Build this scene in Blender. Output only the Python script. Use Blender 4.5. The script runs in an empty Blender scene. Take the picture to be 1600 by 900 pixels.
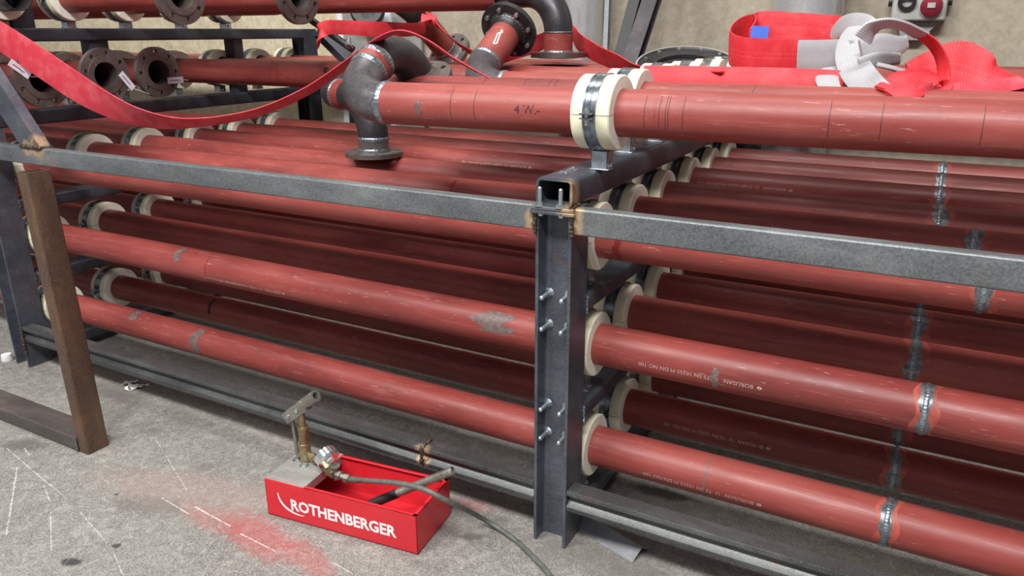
import bpy, bmesh, math, random
from mathutils import Vector, Matrix, Quaternion
random.seed(7)
PI = math.pi
sc = bpy.context.scene
COL = sc.collection
# ------------------------------------------------------------------ camera
FPX = 1192.3; YAW = -0.5055; PITCH = 0.3229; ROLL = 0.0036
CP = Vector((0.7295, -1.8119, 1.1258))
_fw = Vector((math.sin(YAW)*math.cos(PITCH), math.cos(YAW)*math.cos(PITCH), -math.sin(PITCH)))
_rt = Vector((math.cos(YAW), -math.sin(YAW), 0)); _dn = _fw.cross(_rt)
RT = _rt*math.cos(ROLL) + _dn*math.sin(ROLL); DN = -_rt*math.sin(ROLL) + _dn*math.cos(ROLL); FW = _fw
cam_d = bpy.data.cameras.new('camera'); cam = bpy.data.objects.new('camera', cam_d); COL.objects.link(cam)
cam_d.sensor_width = 36; cam_d.lens = 36*FPX/1600; cam_d.clip_start = 0.02
M4 = Matrix((RT, -DN, -FW)).transposed().to_4x4(); M4.translation = CP
cam.matrix_world = M4
sc.camera = cam
def at(px, py, d):
    "world point that stands at distance d (along the view axis) behind pixel px,py"
    return CP + (RT*((px-800)/FPX) + DN*((py-450)/FPX) + FW)*d
# ------------------------------------------------------------------ world and lamps
w = bpy.data.worlds.new('hall_light'); sc.world = w; w.use_nodes = True
w.node_tree.nodes['Background'].inputs[0].default_value = (0.93, 0.97, 1.0, 1)
w.node_tree.nodes['Background'].inputs[1].default_value = 0.28
def area(name, loc, target, sx, sy, power, col=(1, 0.98, 0.95)):
    l = bpy.data.lights.new(name, 'AREA'); l.shape = 'RECTANGLE'; l.size = sx; l.size_y = sy; l.energy = power; l.color = col
    o = bpy.data.objects.new(name, l); COL.objects.link(o); o.location = loc
    o.rotation_euler = (Vector(target)-Vector(loc)).to_track_quat('-Z', 'Y').to_euler()
    return o
area('hall_lamp_front', (0.9, -3.6, 5.2), (0.2, 0.1, 0.5), 2.6, 0.8, 360)
area('hall_lamp_left', (-2.4, -3.5, 5.2), (-2.0, 0.1, 0.5), 2.6, 0.8, 270)
area('hall_lamp_rear', (-0.8, 0.3, 6.0), (-0.8, 0.2, 0.0), 3.6, 0.8, 150)
sc.view_settings.view_transform = 'Standard'; sc.view_settings.look = 'None'
sc.view_settings.exposure = 0.0; sc.view_settings.gamma = 1.0; sc.view_settings.use_curve_mapping = False

# ------------------------------------------------------------------ materials
MATS = {}
class NT:
    def __init__(s, name):
        m = bpy.data.materials.new(name); m.use_nodes = True; s.m = m; s.t = m.node_tree; s.b = s.t.nodes['Principled BSDF']
    def n(s, typ, **kw):
        x = s.t.nodes.new(typ)
        for k, v in kw.items():
            if k.startswith('i_'): x.inputs[k[2:].replace('_', ' ')].default_value = v
            else: setattr(x, k, v)
        return x
    def l(s, a, b): s.t.links.new(a, b)
    def coord(s, scale=(1, 1, 1), kind='Object', rnd=False):
        tc = s.n('ShaderNodeTexCoord'); mp = s.n('ShaderNodeMapping'); mp.inputs['Scale'].default_value = scale
        s.l(tc.outputs[kind], mp.inputs['Vector'])
        if rnd:
            oi = s.n('ShaderNodeObjectInfo'); ml = s.n('ShaderNodeMath', operation='MULTIPLY'); ml.inputs[1].default_value = 37.
            s.l(oi.outputs['Random'], ml.inputs[0]); s.l(ml.outputs[0], mp.inputs['Location'])
        return mp.outputs[0]
    def noise(s, co, scale, detail=4, rough=.55, dist=0):
        x = s.n('ShaderNodeTexNoise'); x.inputs['Scale'].default_value = scale; x.inputs['Detail'].default_value = detail
        x.inputs['Roughness'].default_value = rough; x.inputs['Distortion'].default_value = dist
        s.l(co, x.inputs['Vector']); return x.outputs['Fac']
    def ramp(s, f, stops):
        r = s.n('ShaderNodeValToRGB'); e = r.color_ramp.elements
        while len(e) < len(stops): e.new(.5)
        for q, (p, c) in zip(e, stops):
            q.position = p; q.color = (c, c, c, 1) if isinstance(c, (int, float)) else (*c, 1)
        s.l(f, r.inputs[0]); return r.outputs[0]
    def mix(s, f, a, b, mode='MIX'):
        x = s.n('ShaderNodeMix', data_type='RGBA', blend_type=mode)
        for i, v in ((0, f), (6, a), (7, b)):
            if isinstance(v, (int, float)): x.inputs[i].default_value = v
            elif isinstance(v, tuple): x.inputs[i].default_value = (*v, 1)
            else: s.l(v, x.inputs[i])
        return x.outputs[2]
    def math(s, op, a, b=0.):
        x = s.n('ShaderNodeMath', operation=op)
        for i, v in ((0, a), (1, b)):
            if isinstance(v, (int, float)): x.inputs[i].default_value = v
            else: s.l(v, x.inputs[i])
        return x.outputs[0]
    def bump(s, h, strength=.3, dist=.002):
        b = s.n('ShaderNodeBump'); b.inputs['Strength'].default_value = strength; b.inputs['Distance'].default_value = dist
        s.l(h, b.inputs['Height']); s.l(b.outputs[0], s.b.inputs['Normal'])
    def fin(s, col=None, rough=None, metal=None):
        for k, v in (('Base Color', col), ('Roughness', rough), ('Metallic', metal)):
            if v is None: continue
            if isinstance(v, (int, float)): s.b.inputs[k].default_value = v
            elif isinstance(v, tuple): s.b.inputs[k].default_value = (*v, 1)
            else: s.l(v, s.b.inputs[k])
        MATS[s.m.name] = s.m; return s.m

def m_primer():
    t = NT('red_primer'); co = t.coord((.35, 1, 1), rnd=True); cf = t.coord((1, 1, 1), rnd=True)
    a = t.noise(co, 5, 5, .6)
    c = t.ramp(a, [(.32, (.175, .030, .027)), (.5, (.265, .046, .039)), (.68, (.335, .075, .063))])
    # chalky rubbed patches and long handling streaks
    st = t.noise(t.coord((.6, 9, 9), rnd=True), 7, 6, .7, .4)
    c = t.mix(t.math('MULTIPLY', t.ramp(st, [(.55, 0.), (.70, 1.)]), .42), c, (.42, .15, .13))
    sc_ = t.noise(t.coord((2.5, 30, 30), rnd=True), 6, 3, .7)
    c = t.mix(t.math('MULTIPLY', t.ramp(sc_, [(.66, 0.), (.70, 1.)]), .6), c, (.55, .30, .26))
    dk = t.noise(cf, 11, 6, .75, .6)
    c = t.mix(t.math('MULTIPLY', t.ramp(dk, [(.62, 0.), (.72, 1.)]), .6), c, (.09, .03, .03))
    t.bump(t.noise(cf, 160, 3), .25, .0006)
    return t.fin(c, t.ramp(st, [(.35, .36), (.65, .56)]))
def m_steel(name, c0, c1, c2, metal=.55, r0=.32, r1=.55, sc=9, rust=0.0, stretch=(.4, 1, 1), heat=None):
    t = NT(name); co = t.coord(stretch, rnd=True); a = t.noise(co, sc, 8, .68, .3)
    c = t.ramp(a, [(.3, c0), (.52, c1), (.72, c2)])
    g = t.noise(t.coord(rnd=True), 230, 2, .7)
    c = t.mix(.35, c, t.ramp(g, [(.35, c0), (.65, c2)]))
    if rust:
        r = t.noise(t.coord(rnd=True), 6, 8, .75, .8)
        c = t.mix(t.math('MULTIPLY', t.ramp(r, [(.56, 0.), (.68, 1.)]), rust), c, (.23, .10, .05))
    if heat:   # straw-coloured burn left by the torch around each welded joint
        co = t.coord(); hn = t.noise(co, 38, 5, .7, .6)
        for (hx, hy, hz, rr_) in heat:
            vm = t.n('ShaderNodeVectorMath', operation='DISTANCE'); t.l(co, vm.inputs[0]); vm.inputs[1].default_value = (hx, hy, hz)
            d = t.math('ADD', t.math('DIVIDE', vm.outputs['Value'], rr_), t.math('MULTIPLY', t.math('SUBTRACT', hn, .5), 1.1))
            c = t.mix(t.ramp(d, [(.55, .9), (1., 0.)]), c, (.48, .34, .21)); c = t.mix(t.ramp(d, [(.28, .75), (.5, 0.)]), c, (.16, .09, .05))
    t.bump(t.noise(t.coord(rnd=True), 90, 4), .2, .0008)
    return t.fin(c, t.ramp(a, [(.3, r0), (.7, r1)]), metal)
def m_plain(name, c, rough=.5, metal=0., var=.12, sc=25, bump=.15):
    t = NT(name); a = t.noise(t.coord(rnd=True), sc, 5, .6)
    lo = tuple(max(0, x*(1-var)) for x in c); hi = tuple(min(1, x*(1+var)) for x in c)
    if bump: t.bump(t.noise(t.coord(rnd=True), sc*5, 3), bump, .0008)
    return t.fin(t.ramp(a, [(.35, lo), (.65, hi)]), rough, metal)

PRIMER = m_primer()
STEEL = m_steel('mill_scale_steel', (.045, .052, .068), (.10, .115, .145), (.19, .205, .235), .45, .30, .5, 8, .25, heat=[(0, -.2, .765, .045), (0, -.2, .74, .04), (0, -.19, .70, .03), (-2.14, -.2, .74, .05), (-2.2, -.2, .735, .03)])
RAIL = m_steel('grey_rail_steel', (.065, .075, .08), (.155, .17, .18), (.30, .32, .325), .35, .32, .5, 7, .35, heat=[(.004, -.2, .72, .030), (.004, -.2, .70, .03), (.004, -.2, .68, .03), (-.1, -.2, .70, .03), (-.1, -.2, .68, .03), (-2.2, -.2, .733, .04), (-2.14, -.2, .735, .05)])
DARK = m_steel('dark_beam_steel', (.03, .034, .045), (.055, .062, .08), (.09, .10, .125), .3, .35, .55, 6, .0)
ELBOW = m_steel('bare_elbow_steel', (.045, .045, .055), (.13, .12, .13), (.28, .26, .26), .6, .28, .45, 9, .15, (1, 1, 1))
BLACKEL = m_steel('black_elbow_steel', (.018, .018, .022), (.04, .038, .045), (.085, .08, .085), .4, .3, .45, 6, .1, (1, 1, 1))
FLANGE = m_steel('flange_steel', (.09, .075, .07), (.17, .14, .13), (.28, .25, .235), .55, .32, .5, 8, .45, (1, 1, 1))
BFLANGE = m_steel('black_flange_steel', (.02, .02, .022), (.035, .034, .036), (.06, .058, .06), .35, .35, .5, 8, .0, (1, 1, 1))
BORE = m_plain('pipe_bore', (.035, .028, .026), .7)
WELD = m_steel('weld_bead_metal', (.10, .13, .16), (.26, .31, .36), (.58, .64, .70), .8, .25, .45, 70, 0, (1, 1, 1))
SCORCH = m_steel('ground_weld_zone', (.06, .07, .08), (.15, .16, .175), (.38, .40, .43), .6, .3, .5, 35, .12, (1, 1, 1))
HEAT = m_steel('heat_tinted_steel', (.10, .07, .05), (.42, .30, .17), (.70, .55, .34), .2, .5, .7, 30, .3, (1, 1, 1))
ZINC = m_plain('zinc_plated_steel', (.52, .57, .60), .3, .85, .25, 40)
ZINCD = m_plain('dark_zinc_strap', (.22, .25, .28), .25, .8, .5, 40)
FOAM = m_plain('cream_insulation', (.80, .77, .57), .75, 0, .10, 12, .4)
FOAMF = m_plain('cut_insulation_face', (.88, .87, .76), .8, 0, .06, 20, .5)
RUST = m_steel('rusty_tube_steel', (.045, .030, .026), (.115, .070, .052), (.25, .145, .085), .3, .35, .55, 9, .6, (1, 1, .35))
RUSTD = m_steel('brown_tube_steel', (.055, .045, .042), (.10, .085, .08), (.17, .145, .135), .3, .4, .6, 7, .25)
REDPAINT = m_steel('red_box_paint', (.60, .018, .03), (.66, .022, .035), (.72, .035, .05), .0, .28, .4, 12, .0)
WHITE = m_plain('white_print', (.85, .85, .86), .5, 0, .04)
PRINT = m_plain('faded_white_print', (.55, .36, .33), .6, 0, .2, 150)
BRASS = m_steel('worn_brass', (.16, .12, .06), (.33, .26, .14), (.5, .42, .27), .75, .3, .45, 20, 0, (1, 1, 1))
CAST = m_steel('cast_pump_steel', (.13, .12, .10), (.25, .24, .21), (.42, .41, .37), .6, .3, .5, 20, 0, (1, 1, 1))
RUBBER = m_plain('grey_green_hose', (.12, .13, .115), .5, .1, .25, 60)
PLATE = m_steel('grey_plate', (.24, .23, .22), (.36, .35, .33), (.46, .45, .43), .3, .4, .6, 14, 0)
CHROME = m_plain('chrome_gauge', (.80, .82, .84), .15, .9, .05)
BLUE = m_plain('blue_tag', (.02, .10, .55), .5)
GALV = m_steel('galvanised_sheet', (.42, .44, .45), (.58, .60, .61), (.74, .76, .76), .6, .22, .38, 6, 0, (1, 1, .2))
PANEL = m_plain('white_panel', (.72, .75, .80), .5)
GREY = m_plain('grey_cabinet', (.26, .27, .26), .5)
BLACK = m_plain('black_rubber', (.02, .02, .022), .5)
SOCK = m_plain('grey_socket_plastic', (.38, .40, .38), .5)
SOCKR = m_plain('dark_red_socket_cap', (.22, .02, .04), .4)
TAG = m_plain('lilac_white_paper', (.74, .72, .82), .7)
TISSUE = m_plain('crumpled_white_paper', (.92, .91, .88), .8)
OCHRE = m_plain('red_oxide_mark', (.22, .015, .012), .5)
DARKMARK = m_plain('black_marking', (.03, .02, .02), .6)
GRIND = m_steel('rubbed_bare_patch', (.09, .045, .045), (.16, .11, .105), (.26, .20, .19), .15, .4, .6, 60, 0, (1, 1, 1))

CRUST = m_steel('dark_weld_crust', (.025, .02, .018), (.06, .045, .035), (.16, .12, .09), .4, .35, .6, 60, .2, (1, 1, 1))
BURNT = m_plain('scorched_primer', (.36, .070, .052), .5, 0, .3, 30)
def m_web(name, dark, base, light, ribs=1500, stitch=True):
    t = NT(name); uv = t.n('ShaderNodeUVMap'); sp = t.n('ShaderNodeSeparateXYZ'); t.l(uv.outputs[0], sp.inputs[0])
    s_ = t.math('SINE', t.math('MULTIPLY', sp.outputs['X'], ribs*1.0)); v = sp.outputs['Y']
    rib = t.math('ADD', t.math('MULTIPLY', s_, .5), .5)
    c = t.mix(rib, dark, base)
    a = t.noise(t.coord(), 14, 5, .65)
    c = t.mix(t.math('MULTIPLY', t.ramp(a, [(.45, 0.), (.7, 1.)]), .5), c, light)
    d = t.math('ABSOLUTE', t.math('SUBTRACT', v, .5)); ln = t.math('LESS_THAN', t.math('ABSOLUTE', t.math('SUBTRACT', d, .07)), .016)
    dash = t.math('GREATER_THAN', t.math('SINE', t.math('MULTIPLY', sp.outputs['X'], 620.)), -.2)
    if stitch: c = t.mix(t.math('MULTIPLY', t.math('MULTIPLY', ln, dash), .55), c, light)
    t.bump(rib, .5, .0012)
    return t.fin(c, .55)
WEB = m_web('red_webbing', (.50, .012, .022), (.80, .035, .05), (.84, .10, .12))
WEBP = m_web('faded_pink_red_webbing', (.50, .02, .04), (.78, .06, .09), (.85, .20, .23), 1300, False)
SLEEVE = m_web('white_sleeve_fabric', (.33, .33, .35), (.43, .43, .45), (.49, .47, .51), 1500)

def m_floor():
    t = NT('stained_concrete'); co = t.coord()
    a = t.noise(co, 2.2, 10, .7, .3); b = t.noise(co, 30, 10, .78, 1.2); g = t.noise(co, 210, 4, .8)
    c = t.ramp(a, [(.3, (.12, .11, .098)), (.5, (.205, .192, .175)), (.7, (.29, .275, .25))])
    c = t.mix(.55, c, t.ramp(b, [(.36, (.05, .045, .04)), (.5, (.20, .19, .172)), (.62, (.50, .48, .44))]))
    c = t.mix(.45, c, t.ramp(g, [(.38, (.045, .042, .038)), (.62, (.50, .485, .45))]))
    # oil, dirt and paint marks; broad dark patches under the rack are painted-in shade
    sp = t.n('ShaderNodeSeparateXYZ'); t.l(co, sp.inputs[0]); X, Y = sp.outputs['X'], sp.outputs['Y']
    def ell(cx, cy, rx, ry, ang=0., soft=.5):
        ca, sa = math.cos(ang), math.sin(ang)
        dx, dy = t.math('SUBTRACT', X, cx), t.math('SUBTRACT', Y, cy)
        u = t.math('DIVIDE', t.math('ADD', t.math('MULTIPLY', dx, ca), t.math('MULTIPLY', dy, sa)), rx)
        v = t.math('DIVIDE', t.math('SUBTRACT', t.math('MULTIPLY', dy, ca), t.math('MULTIPLY', dx, sa)), ry)
        d = t.math('SQRT', t.math('ADD', t.math('MULTIPLY', u, u), t.math('MULTIPLY', v, v)))
        d = t.math('ADD', d, t.math('MULTIPLY', t.math('SUBTRACT', b, .5), 1.3))
        return t.ramp(d, [(1-soft, 1.), (1., 0.)])
    def G(px, py):
        d = RT*((px-800)/FPX) + DN*((py-450)/FPX) + FW; return CP + d*((-.223-CP.z)/d.z)
    def stain_or_shade(px, py, rx, ry, ang, col, k, soft=.5):
        nonlocal c
        p = G(px, py); c = t.mix(t.math('MULTIPLY', ell(p.x, p.y, rx, ry, ang, soft), k), c, col)
    red = (.45, .07, .075)
    stain_or_shade(400, 835, .20, .075, -.25, red, .5); stain_or_shade(330, 812, .16, .05, -.1, red, .3); stain_or_shade(480, 870, .17, .05, -.3, red, .4)
    stain_or_shade(730, 790, .09, .04, .3, (.45, .10, .12), .35); stain_or_shade(300, 770, .4, .12, .2, (.38, .25, .22), .35)
    stain_or_shade(35, 695, .11, .05, .3, (.10, .09, .08), .7); stain_or_shade(112, 878, .035, .02, .3, (.03, .03, .03), .9); stain_or_shade(182, 853, .016, .012, .4, (.04, .04, .04), .9)
    stain_or_shade(182, 773, .01, .007, .5, (.03, .03, .02), .9); stain_or_shade(245, 790, .13, .05, .1, (.15, .13, .12), .5); stain_or_shade(320, 730, .05, .03, .2, (.14, .12, .11), .5)
    stain_or_shade(740, 838, .05, .02, .5, (.10, .09, .08), .6); stain_or_shade(200, 790, .09, .035, .1, (.13, .11, .10), .45); stain_or_shade(620, 640, .5, .10, .15, (.09, .085, .08), .5)
    stain_or_shade(1030, 770, .12, .035, .1, (.05, .045, .035), .85); stain_or_shade(900, 745, .2, .1, 0, (.07, .06, .05), .6); stain_or_shade(1180, 860, .35, .08, .1, (.17, .15, .10), .5)
    stain_or_shade(160, 610, .2, .1, .1, (.18, .17, .15), .5); stain_or_shade(1300, 880, .3, .07, .2, (.20, .18, .13), .5); stain_or_shade(960, 880, .3, .1, 0, (.18, .165, .145), .45)
    stain_or_shade(420, 590, .9, .16, .05, (.075, .07, .065), .55)  # rack's shade on the floor, painted into the concrete colour
    # scratches
    def seg(x0, y0, x1, y1, wd, k):
        nonlocal c
        a0, a1 = G(x0, y0), G(x1, y1); dx, dy = a1.x-a0.x, a1.y-a0.y; L = math.hypot(dx, dy); dx /= L; dy /= L
        px, py = t.math('SUBTRACT', X, a0.x), t.math('SUBTRACT', Y, a0.y)
        u = t.math('ADD', t.math('MULTIPLY', px, dx), t.math('MULTIPLY', py, dy))
        v = t.math('ABSOLUTE', t.math('SUBTRACT', t.math('MULTIPLY', py, dx), t.math('MULTIPLY', px, dy)))
        inn = t.math('MULTIPLY', t.math('GREATER_THAN', u, 0.), t.math('LESS_THAN', u, L))
        w_ = t.math('MULTIPLY', t.math('ADD', b, .1), wd*1.1)
        brk = t.math('MULTIPLY', t.ramp(g, [(.38, .1), (.50, 1.)]), t.ramp(b, [(.40, .15), (.50, 1.)]))
        c = t.mix(t.math('MULTIPLY', t.math('MULTIPLY', t.math('MULTIPLY', inn, brk), t.math('LESS_THAN', v, w_)), k), c, (.62, .61, .58))
    for s in [(27, 730, 10, 835, .004, .7), (10, 700, 80, 760, .0025, .8), (68, 758, 78, 783, .003, .8), (79, 800, 80, 860, .0025, .7),
              (243, 686, 292, 766, .0015, .8), (253, 778, 295, 803, .003, .8), (305, 792, 360, 822, .004, .9), (376, 834, 432, 862, .003, .8),
              (125, 800, 167, 848, .002, .6), (70, 750, 105, 780, .0015, .6), (178, 865, 192, 898, .0025, .6), (280, 893, 322, 858, .0025, .6),
              (522, 880, 552, 897, .003, .7), (38, 700, 46, 712, .003, .6), (1135, 870, 1152, 892, .0015, .7), (100, 882, 140, 840, .0015, .4),
              (430, 880, 470, 900, .002, .4), (340, 820, 352, 832, .001, .5)]: seg(*s)
    t.bump(t.mix(.5, b, g), .5, .003)
    return t.fin(c, t.ramp(b, [(.3, .55), (.7, .85)]))
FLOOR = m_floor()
def m_wall(name, c0, c1, c2, st=(1, 1, 1), sc=3, fine=30):
    t = NT(name); co = t.coord(st); a = t.noise(co, sc, 8, .7, .5); b = t.noise(co, fine, 6, .7, .6)
    c = t.ramp(a, [(.3, c0), (.5, c1), (.7, c2)])
    c = t.mix(.45, c, t.ramp(b, [(.35, c0), (.5, c1), (.65, c2)]))
    k = t.noise(co, 9, 10, .8, 1.2); c = t.mix(t.math('MULTIPLY', t.ramp(k, [(.66, 0.), (.70, 1.)]), .6), c, (.13, .10, .07))
    t.bump(b, .3, .003); return t.fin(c, .8)
WALL = m_wall('dirty_beige_wall', (.26, .225, .165), (.36, .32, .25), (.45, .41, .33))
OSB = m_wall('strand_board', (.40, .33, .20), (.58, .52, .36), (.74, .69, .54), (1, 1, 1), 14, 45)

# ------------------------------------------------------------------ mesh helpers
class MB:
    def __init__(s): s.v = []; s.f = []; s.mi = []; s.uv = {}
    def add(s, vs, fs, mi=0):
        o = len(s.v); s.v += [Vector(a) for a in vs]
        for f in fs: s.f.append([o+i for i in f]); s.mi.append(mi)
        return s
    def box(s, a, b, mi=0, M=None):
        x0, y0, z0 = a; x1, y1, z1 = b
        v = [Vector(q) for q in ((x0, y0, z0), (x1, y0, z0), (x1, y1, z0), (x0, y1, z0), (x0, y0, z1), (x1, y0, z1), (x1, y1, z1), (x0, y1, z1))]
        if M: v = [M @ q for q in v]
        return s.add(v, [(0, 3, 2, 1), (4, 5, 6, 7), (0, 1, 5, 4), (1, 2, 6, 5), (2, 3, 7, 6), (3, 0, 4, 7)], mi)
    def prism(s, prof, p0, p1, u, v, mi=0, cap=True):
        "profile points (a,b) -> a*u+b*v, swept from p0 to p1; closed outline"
        p0, p1, u, v = map(Vector, (p0, p1, u, v)); n = len(prof)
        vs = [p0+u*a+v*b for a, b in prof] + [p1+u*a+v*b for a, b in prof]
        fs = [(i, (i+1) % n, n+(i+1) % n, n+i) for i in range(n)]
        if cap: fs += [tuple(range(n))[::-1], tuple(range(n, 2*n))]
        return s.add(vs, fs, mi)
    def hollow(s, prof, inner, p0, p1, u, v, mi=0):
        "tube with outer and inner outline (same point count) and annular ends"
        p0, p1, u, v = map(Vector, (p0, p1, u, v)); n = len(prof)
        vs = []
        for p in (p0, p1):
            for pr_ in (prof, inner): vs += [p+u*a+v*b for a, b in pr_]
        fs = []
        for i in range(n):
            j = (i+1) % n
            fs += [(i, j, 2*n+j, 2*n+i), (n+j, n+i, 3*n+i, 3*n+j), (j, i, n+i, n+j), (2*n+i, 2*n+j, 3*n+j, 3*n+i)]
        return s.add(vs, fs, mi)
    def sweep(s, path, radii, n=32, mi=0, caps=True, close=False, frame=None):
        path = [Vector(p) for p in path]
        if isinstance(radii, (int, float)): radii = [radii]*len(path)
        T = []
        for i in range(len(path)):
            a = path[max(i-1, 0)]; b = path[min(i+1, len(path)-1)]; T.append((b-a).normalized())
        up = Vector(frame) if frame else (Vector((0, 0, 1)) if abs(T[0].z) < .9 else Vector((0, 1, 0)))
        nrm = (up - T[0]*up.dot(T[0])).normalized(); vs = []
        for i, p in enumerate(path):
            if i:
                q = T[i-1].rotation_difference(T[i]); nrm = (q @ nrm); nrm = (nrm - T[i]*nrm.dot(T[i])).normalized()
            bn = T[i].cross(nrm)
            for k in range(n):
                a = 2*PI*k/n; vs.append(p + (nrm*math.cos(a)+bn*math.sin(a))*radii[i])
        fs = []
        for i in range(len(path)-1):
            for k in range(n):
                j = (k+1) % n; fs.append((i*n+k, i*n+j, (i+1)*n+j, (i+1)*n+k))
        if caps: fs += [tuple(range(n))[::-1], tuple((len(path)-1)*n+k for k in range(n))]
        return s.add(vs, fs, mi)
    def cyl(s, a, b, r, n=24, mi=0, r2=None): return s.sweep([a, b], [r, r if r2 is None else r2], n, mi)
    def lathe(s, prof, o, ax, n=48, mi=0, a0=0., a1=2*PI):
        "prof: closed loop of (axial, radius)"
        o = Vector(o); ax = Vector(ax).normalized(); u = ax.orthogonal().normalized()
        if abs(ax.x) > .99: u = Vector((0, 0, 1))
        v = ax.cross(u); full = abs(a1-a0-2*PI) < 1e-6; m = len(prof); st = n if full else n+1; vs = []
        for k in range(st):
            a = a0+(a1-a0)*k/n; d = u*math.cos(a)+v*math.sin(a)
            for (h, r) in prof: vs.append(o+ax*h+d*r)
        fs = []
        for k in range(n):
            k2 = (k+1) % st
            for i in range(m):
                j = (i+1) % m; fs.append((k*m+i, k*m+j, k2*m+j, k2*m+i))
        if not full: fs += [tuple(range(m)), tuple(n*m+i for i in range(m))[::-1]]
        return s.add(vs, fs, mi)
    def build(s, name, mats, parent=None, sharp=38, bevel=0, flat=False, origin=None):
        me = bpy.data.meshes.new(name); o_ = Vector(origin) if origin is not None else None
        vs = [v-o_ for v in s.v] if o_ is not None else s.v
        me.from_pydata([tuple(v) for v in vs], [], s.f)
        mats = mats if isinstance(mats, (list, tuple)) else [mats]
        for m in mats: me.materials.append(m)
        me.polygons.foreach_set('material_index', s.mi)
        bm = bmesh.new(); bm.from_mesh(me); bmesh.ops.recalc_face_normals(bm, faces=bm.faces); bm.to_mesh(me); bm.free()
        if not flat:
            me.polygons.foreach_set('use_smooth', [True]*len(me.polygons)); me.set_sharp_from_angle(angle=math.radians(sharp))
        ob = bpy.data.objects.new(name, me); COL.objects.link(ob)
        if o_ is not None: ob.location = o_
        if parent: ob.parent = parent
        if bevel:
            b = ob.modifiers.new('bevel', 'BEVEL'); b.width = bevel; b.segments = 2; b.limit_method = 'ANGLE'; b.angle_limit = math.radians(50)
        return ob
def tag(o, label=None, cat=None, group=None, kind=None):
    for k, v in (('label', label), ('category', cat), ('group', group), ('kind', kind)):
        if v: o[k] = v
    return o
def empty(name, loc, label, cat, group=None):
    o = bpy.data.objects.new(name, None); COL.objects.link(o); o.location = loc; o.empty_display_size = .05
    return tag(o, label, cat, group)
def place(o, M): o.matrix_world = M; return o
def copy_tree(o, parent=None):
    c = o.copy(); COL.objects.link(c)
    if parent: c.parent = parent
    for ch in list(o.children): copy_tree(ch, c)
    return c
def local(ob, parent):
    "mesh written in world coordinates, parented without moving it"
    ob.parent = parent; ob.matrix_parent_inverse = Matrix.Translation(-parent.location); return ob

# ------------------------------------------------------------------ setting
FZ = -.223
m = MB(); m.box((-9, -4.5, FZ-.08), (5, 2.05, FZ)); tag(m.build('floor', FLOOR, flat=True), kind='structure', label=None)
m = MB(); m.box((-2.35, 1.95, FZ), (5, 2.05, 3.4)); tag(m.build('wall_back', WALL, flat=True), kind='structure')
m = MB(); m.box((-9, 1.95, FZ), (-2.35, 2.05, 3.4)); tag(m.build('wall_back_left', OSB, flat=True), kind='structure')

# ------------------------------------------------------------------ the welded rack
YS = [0, .273, .539, .836, 1.107, 1.370, 1.63]
ZT = {'3': 0.0, '2': .314, 'B': .619}
XR = -.05                      # clamp row centre at the near frame
XL = -2.564                    # clamp row centre at the far frame
BACK = 1.80
rack = empty('pipe_rack', (XR, -.15, FZ), 'tall welded grey steel rack carrying all the red pipes in tiers', 'rack')
def rpart(mb, name, mat, parent=None, bevel=0, sharp=38):
    o = mb.build(name, mat, sharp=sharp, bevel=bevel)
    p = parent or rack
    o.parent = p
    o.matrix_parent_inverse = Matrix.Translation(-p.matrix_world.translation) if p is rack else Matrix()
    if p is rack: o.matrix_parent_inverse = Matrix.Translation(-rack.location)
    return o
def hea(x0, x1, y0, y1, z0, z1, tf=.008, tw=.006, rr=.012):
    "rolled beam standing upright, flanges left and right, web facing the camera"
    ym = (y0+y1)/2; W = (y1-y0)
    q = []
    def fil(cx, cy, a0, a1):
        return [(cx+rr*math.cos(a0+(a1-a0)*k/4), cy+rr*math.sin(a0+(a1-a0)*k/4)) for k in range(5)]
    w0, w1 = ym-tw/2, ym+tw/2
    prof = [(x0, y0), (x0+tf, y0)] + fil(x0+tf+rr, w0-rr, PI, PI/2) + fil(x1-tf-rr, w0-rr, PI/2, 0) + [(x1-tf, y0), (x1, y0), (x1, y1), (x1-tf, y1)] \
        + fil(x1-tf-rr, w1+rr, 0, -PI/2) + fil(x0+tf+rr, w1+rr, -PI/2, -PI) + [(x0+tf, y1), (x0, y1)]
    mb = MB(); mb.prism(prof, (0, 0, z0), (0, 0, z1), (1, 0, 0), (0, 1, 0)); return mb
def rhs(x0, x1, y0, y1, z0, z1, axis, t=.005, r=.008):
    "rectangular hollow section along an axis"
    def rr_(w, h, r_):
        out = []
        for cx, cy, a in ((w/2-r_, h/2-r_, 0), (-w/2+r_, h/2-r_, PI/2), (-w/2+r_, -h/2+r_, PI), (w/2-r_, -h/2+r_, 3*PI/2)):
            for k in range(5): out.append((cx+r_*math.cos(a+k*PI/8), cy+r_*math.sin(a+k*PI/8)))
        return out
    mb = MB(); c = Vector(((x0+x1)/2, (y0+y1)/2, (z0+z1)/2)); d = [x1-x0, y1-y0, z1-z0]
    ax = 'xyz'.index(axis); e = [Vector((1, 0, 0)), Vector((0, 1, 0)), Vector((0, 0, 1))]
    ui, vi = [i for i in range(3) if i != ax]
    p0 = c-e[ax]*d[ax]/2; p1 = c+e[ax]*d[ax]/2
    mb.hollow(rr_(d[ui], d[vi], r), rr_(d[ui]-2*t, d[vi]-2*t, max(r-t, .002)), p0, p1, e[ui], e[vi]); return mb
def bolt_mb(p, d, L=.022, r=.006):
    p = Vector(p); d = Vector(d).normalized(); mb = MB()
    mb.sweep([p, p+d*.009], .0105, 6); mb.cyl(p+d*.009, p+d*(.009+L), r, 12); mb.cyl(p+d*(.009+L), p+d*(.012+L), r, 12, r2=r*.6)
    mb.lathe([(0, r), (0, .014), (.0015, .014), (.0015, r)], p, d, 16); return mb
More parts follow.
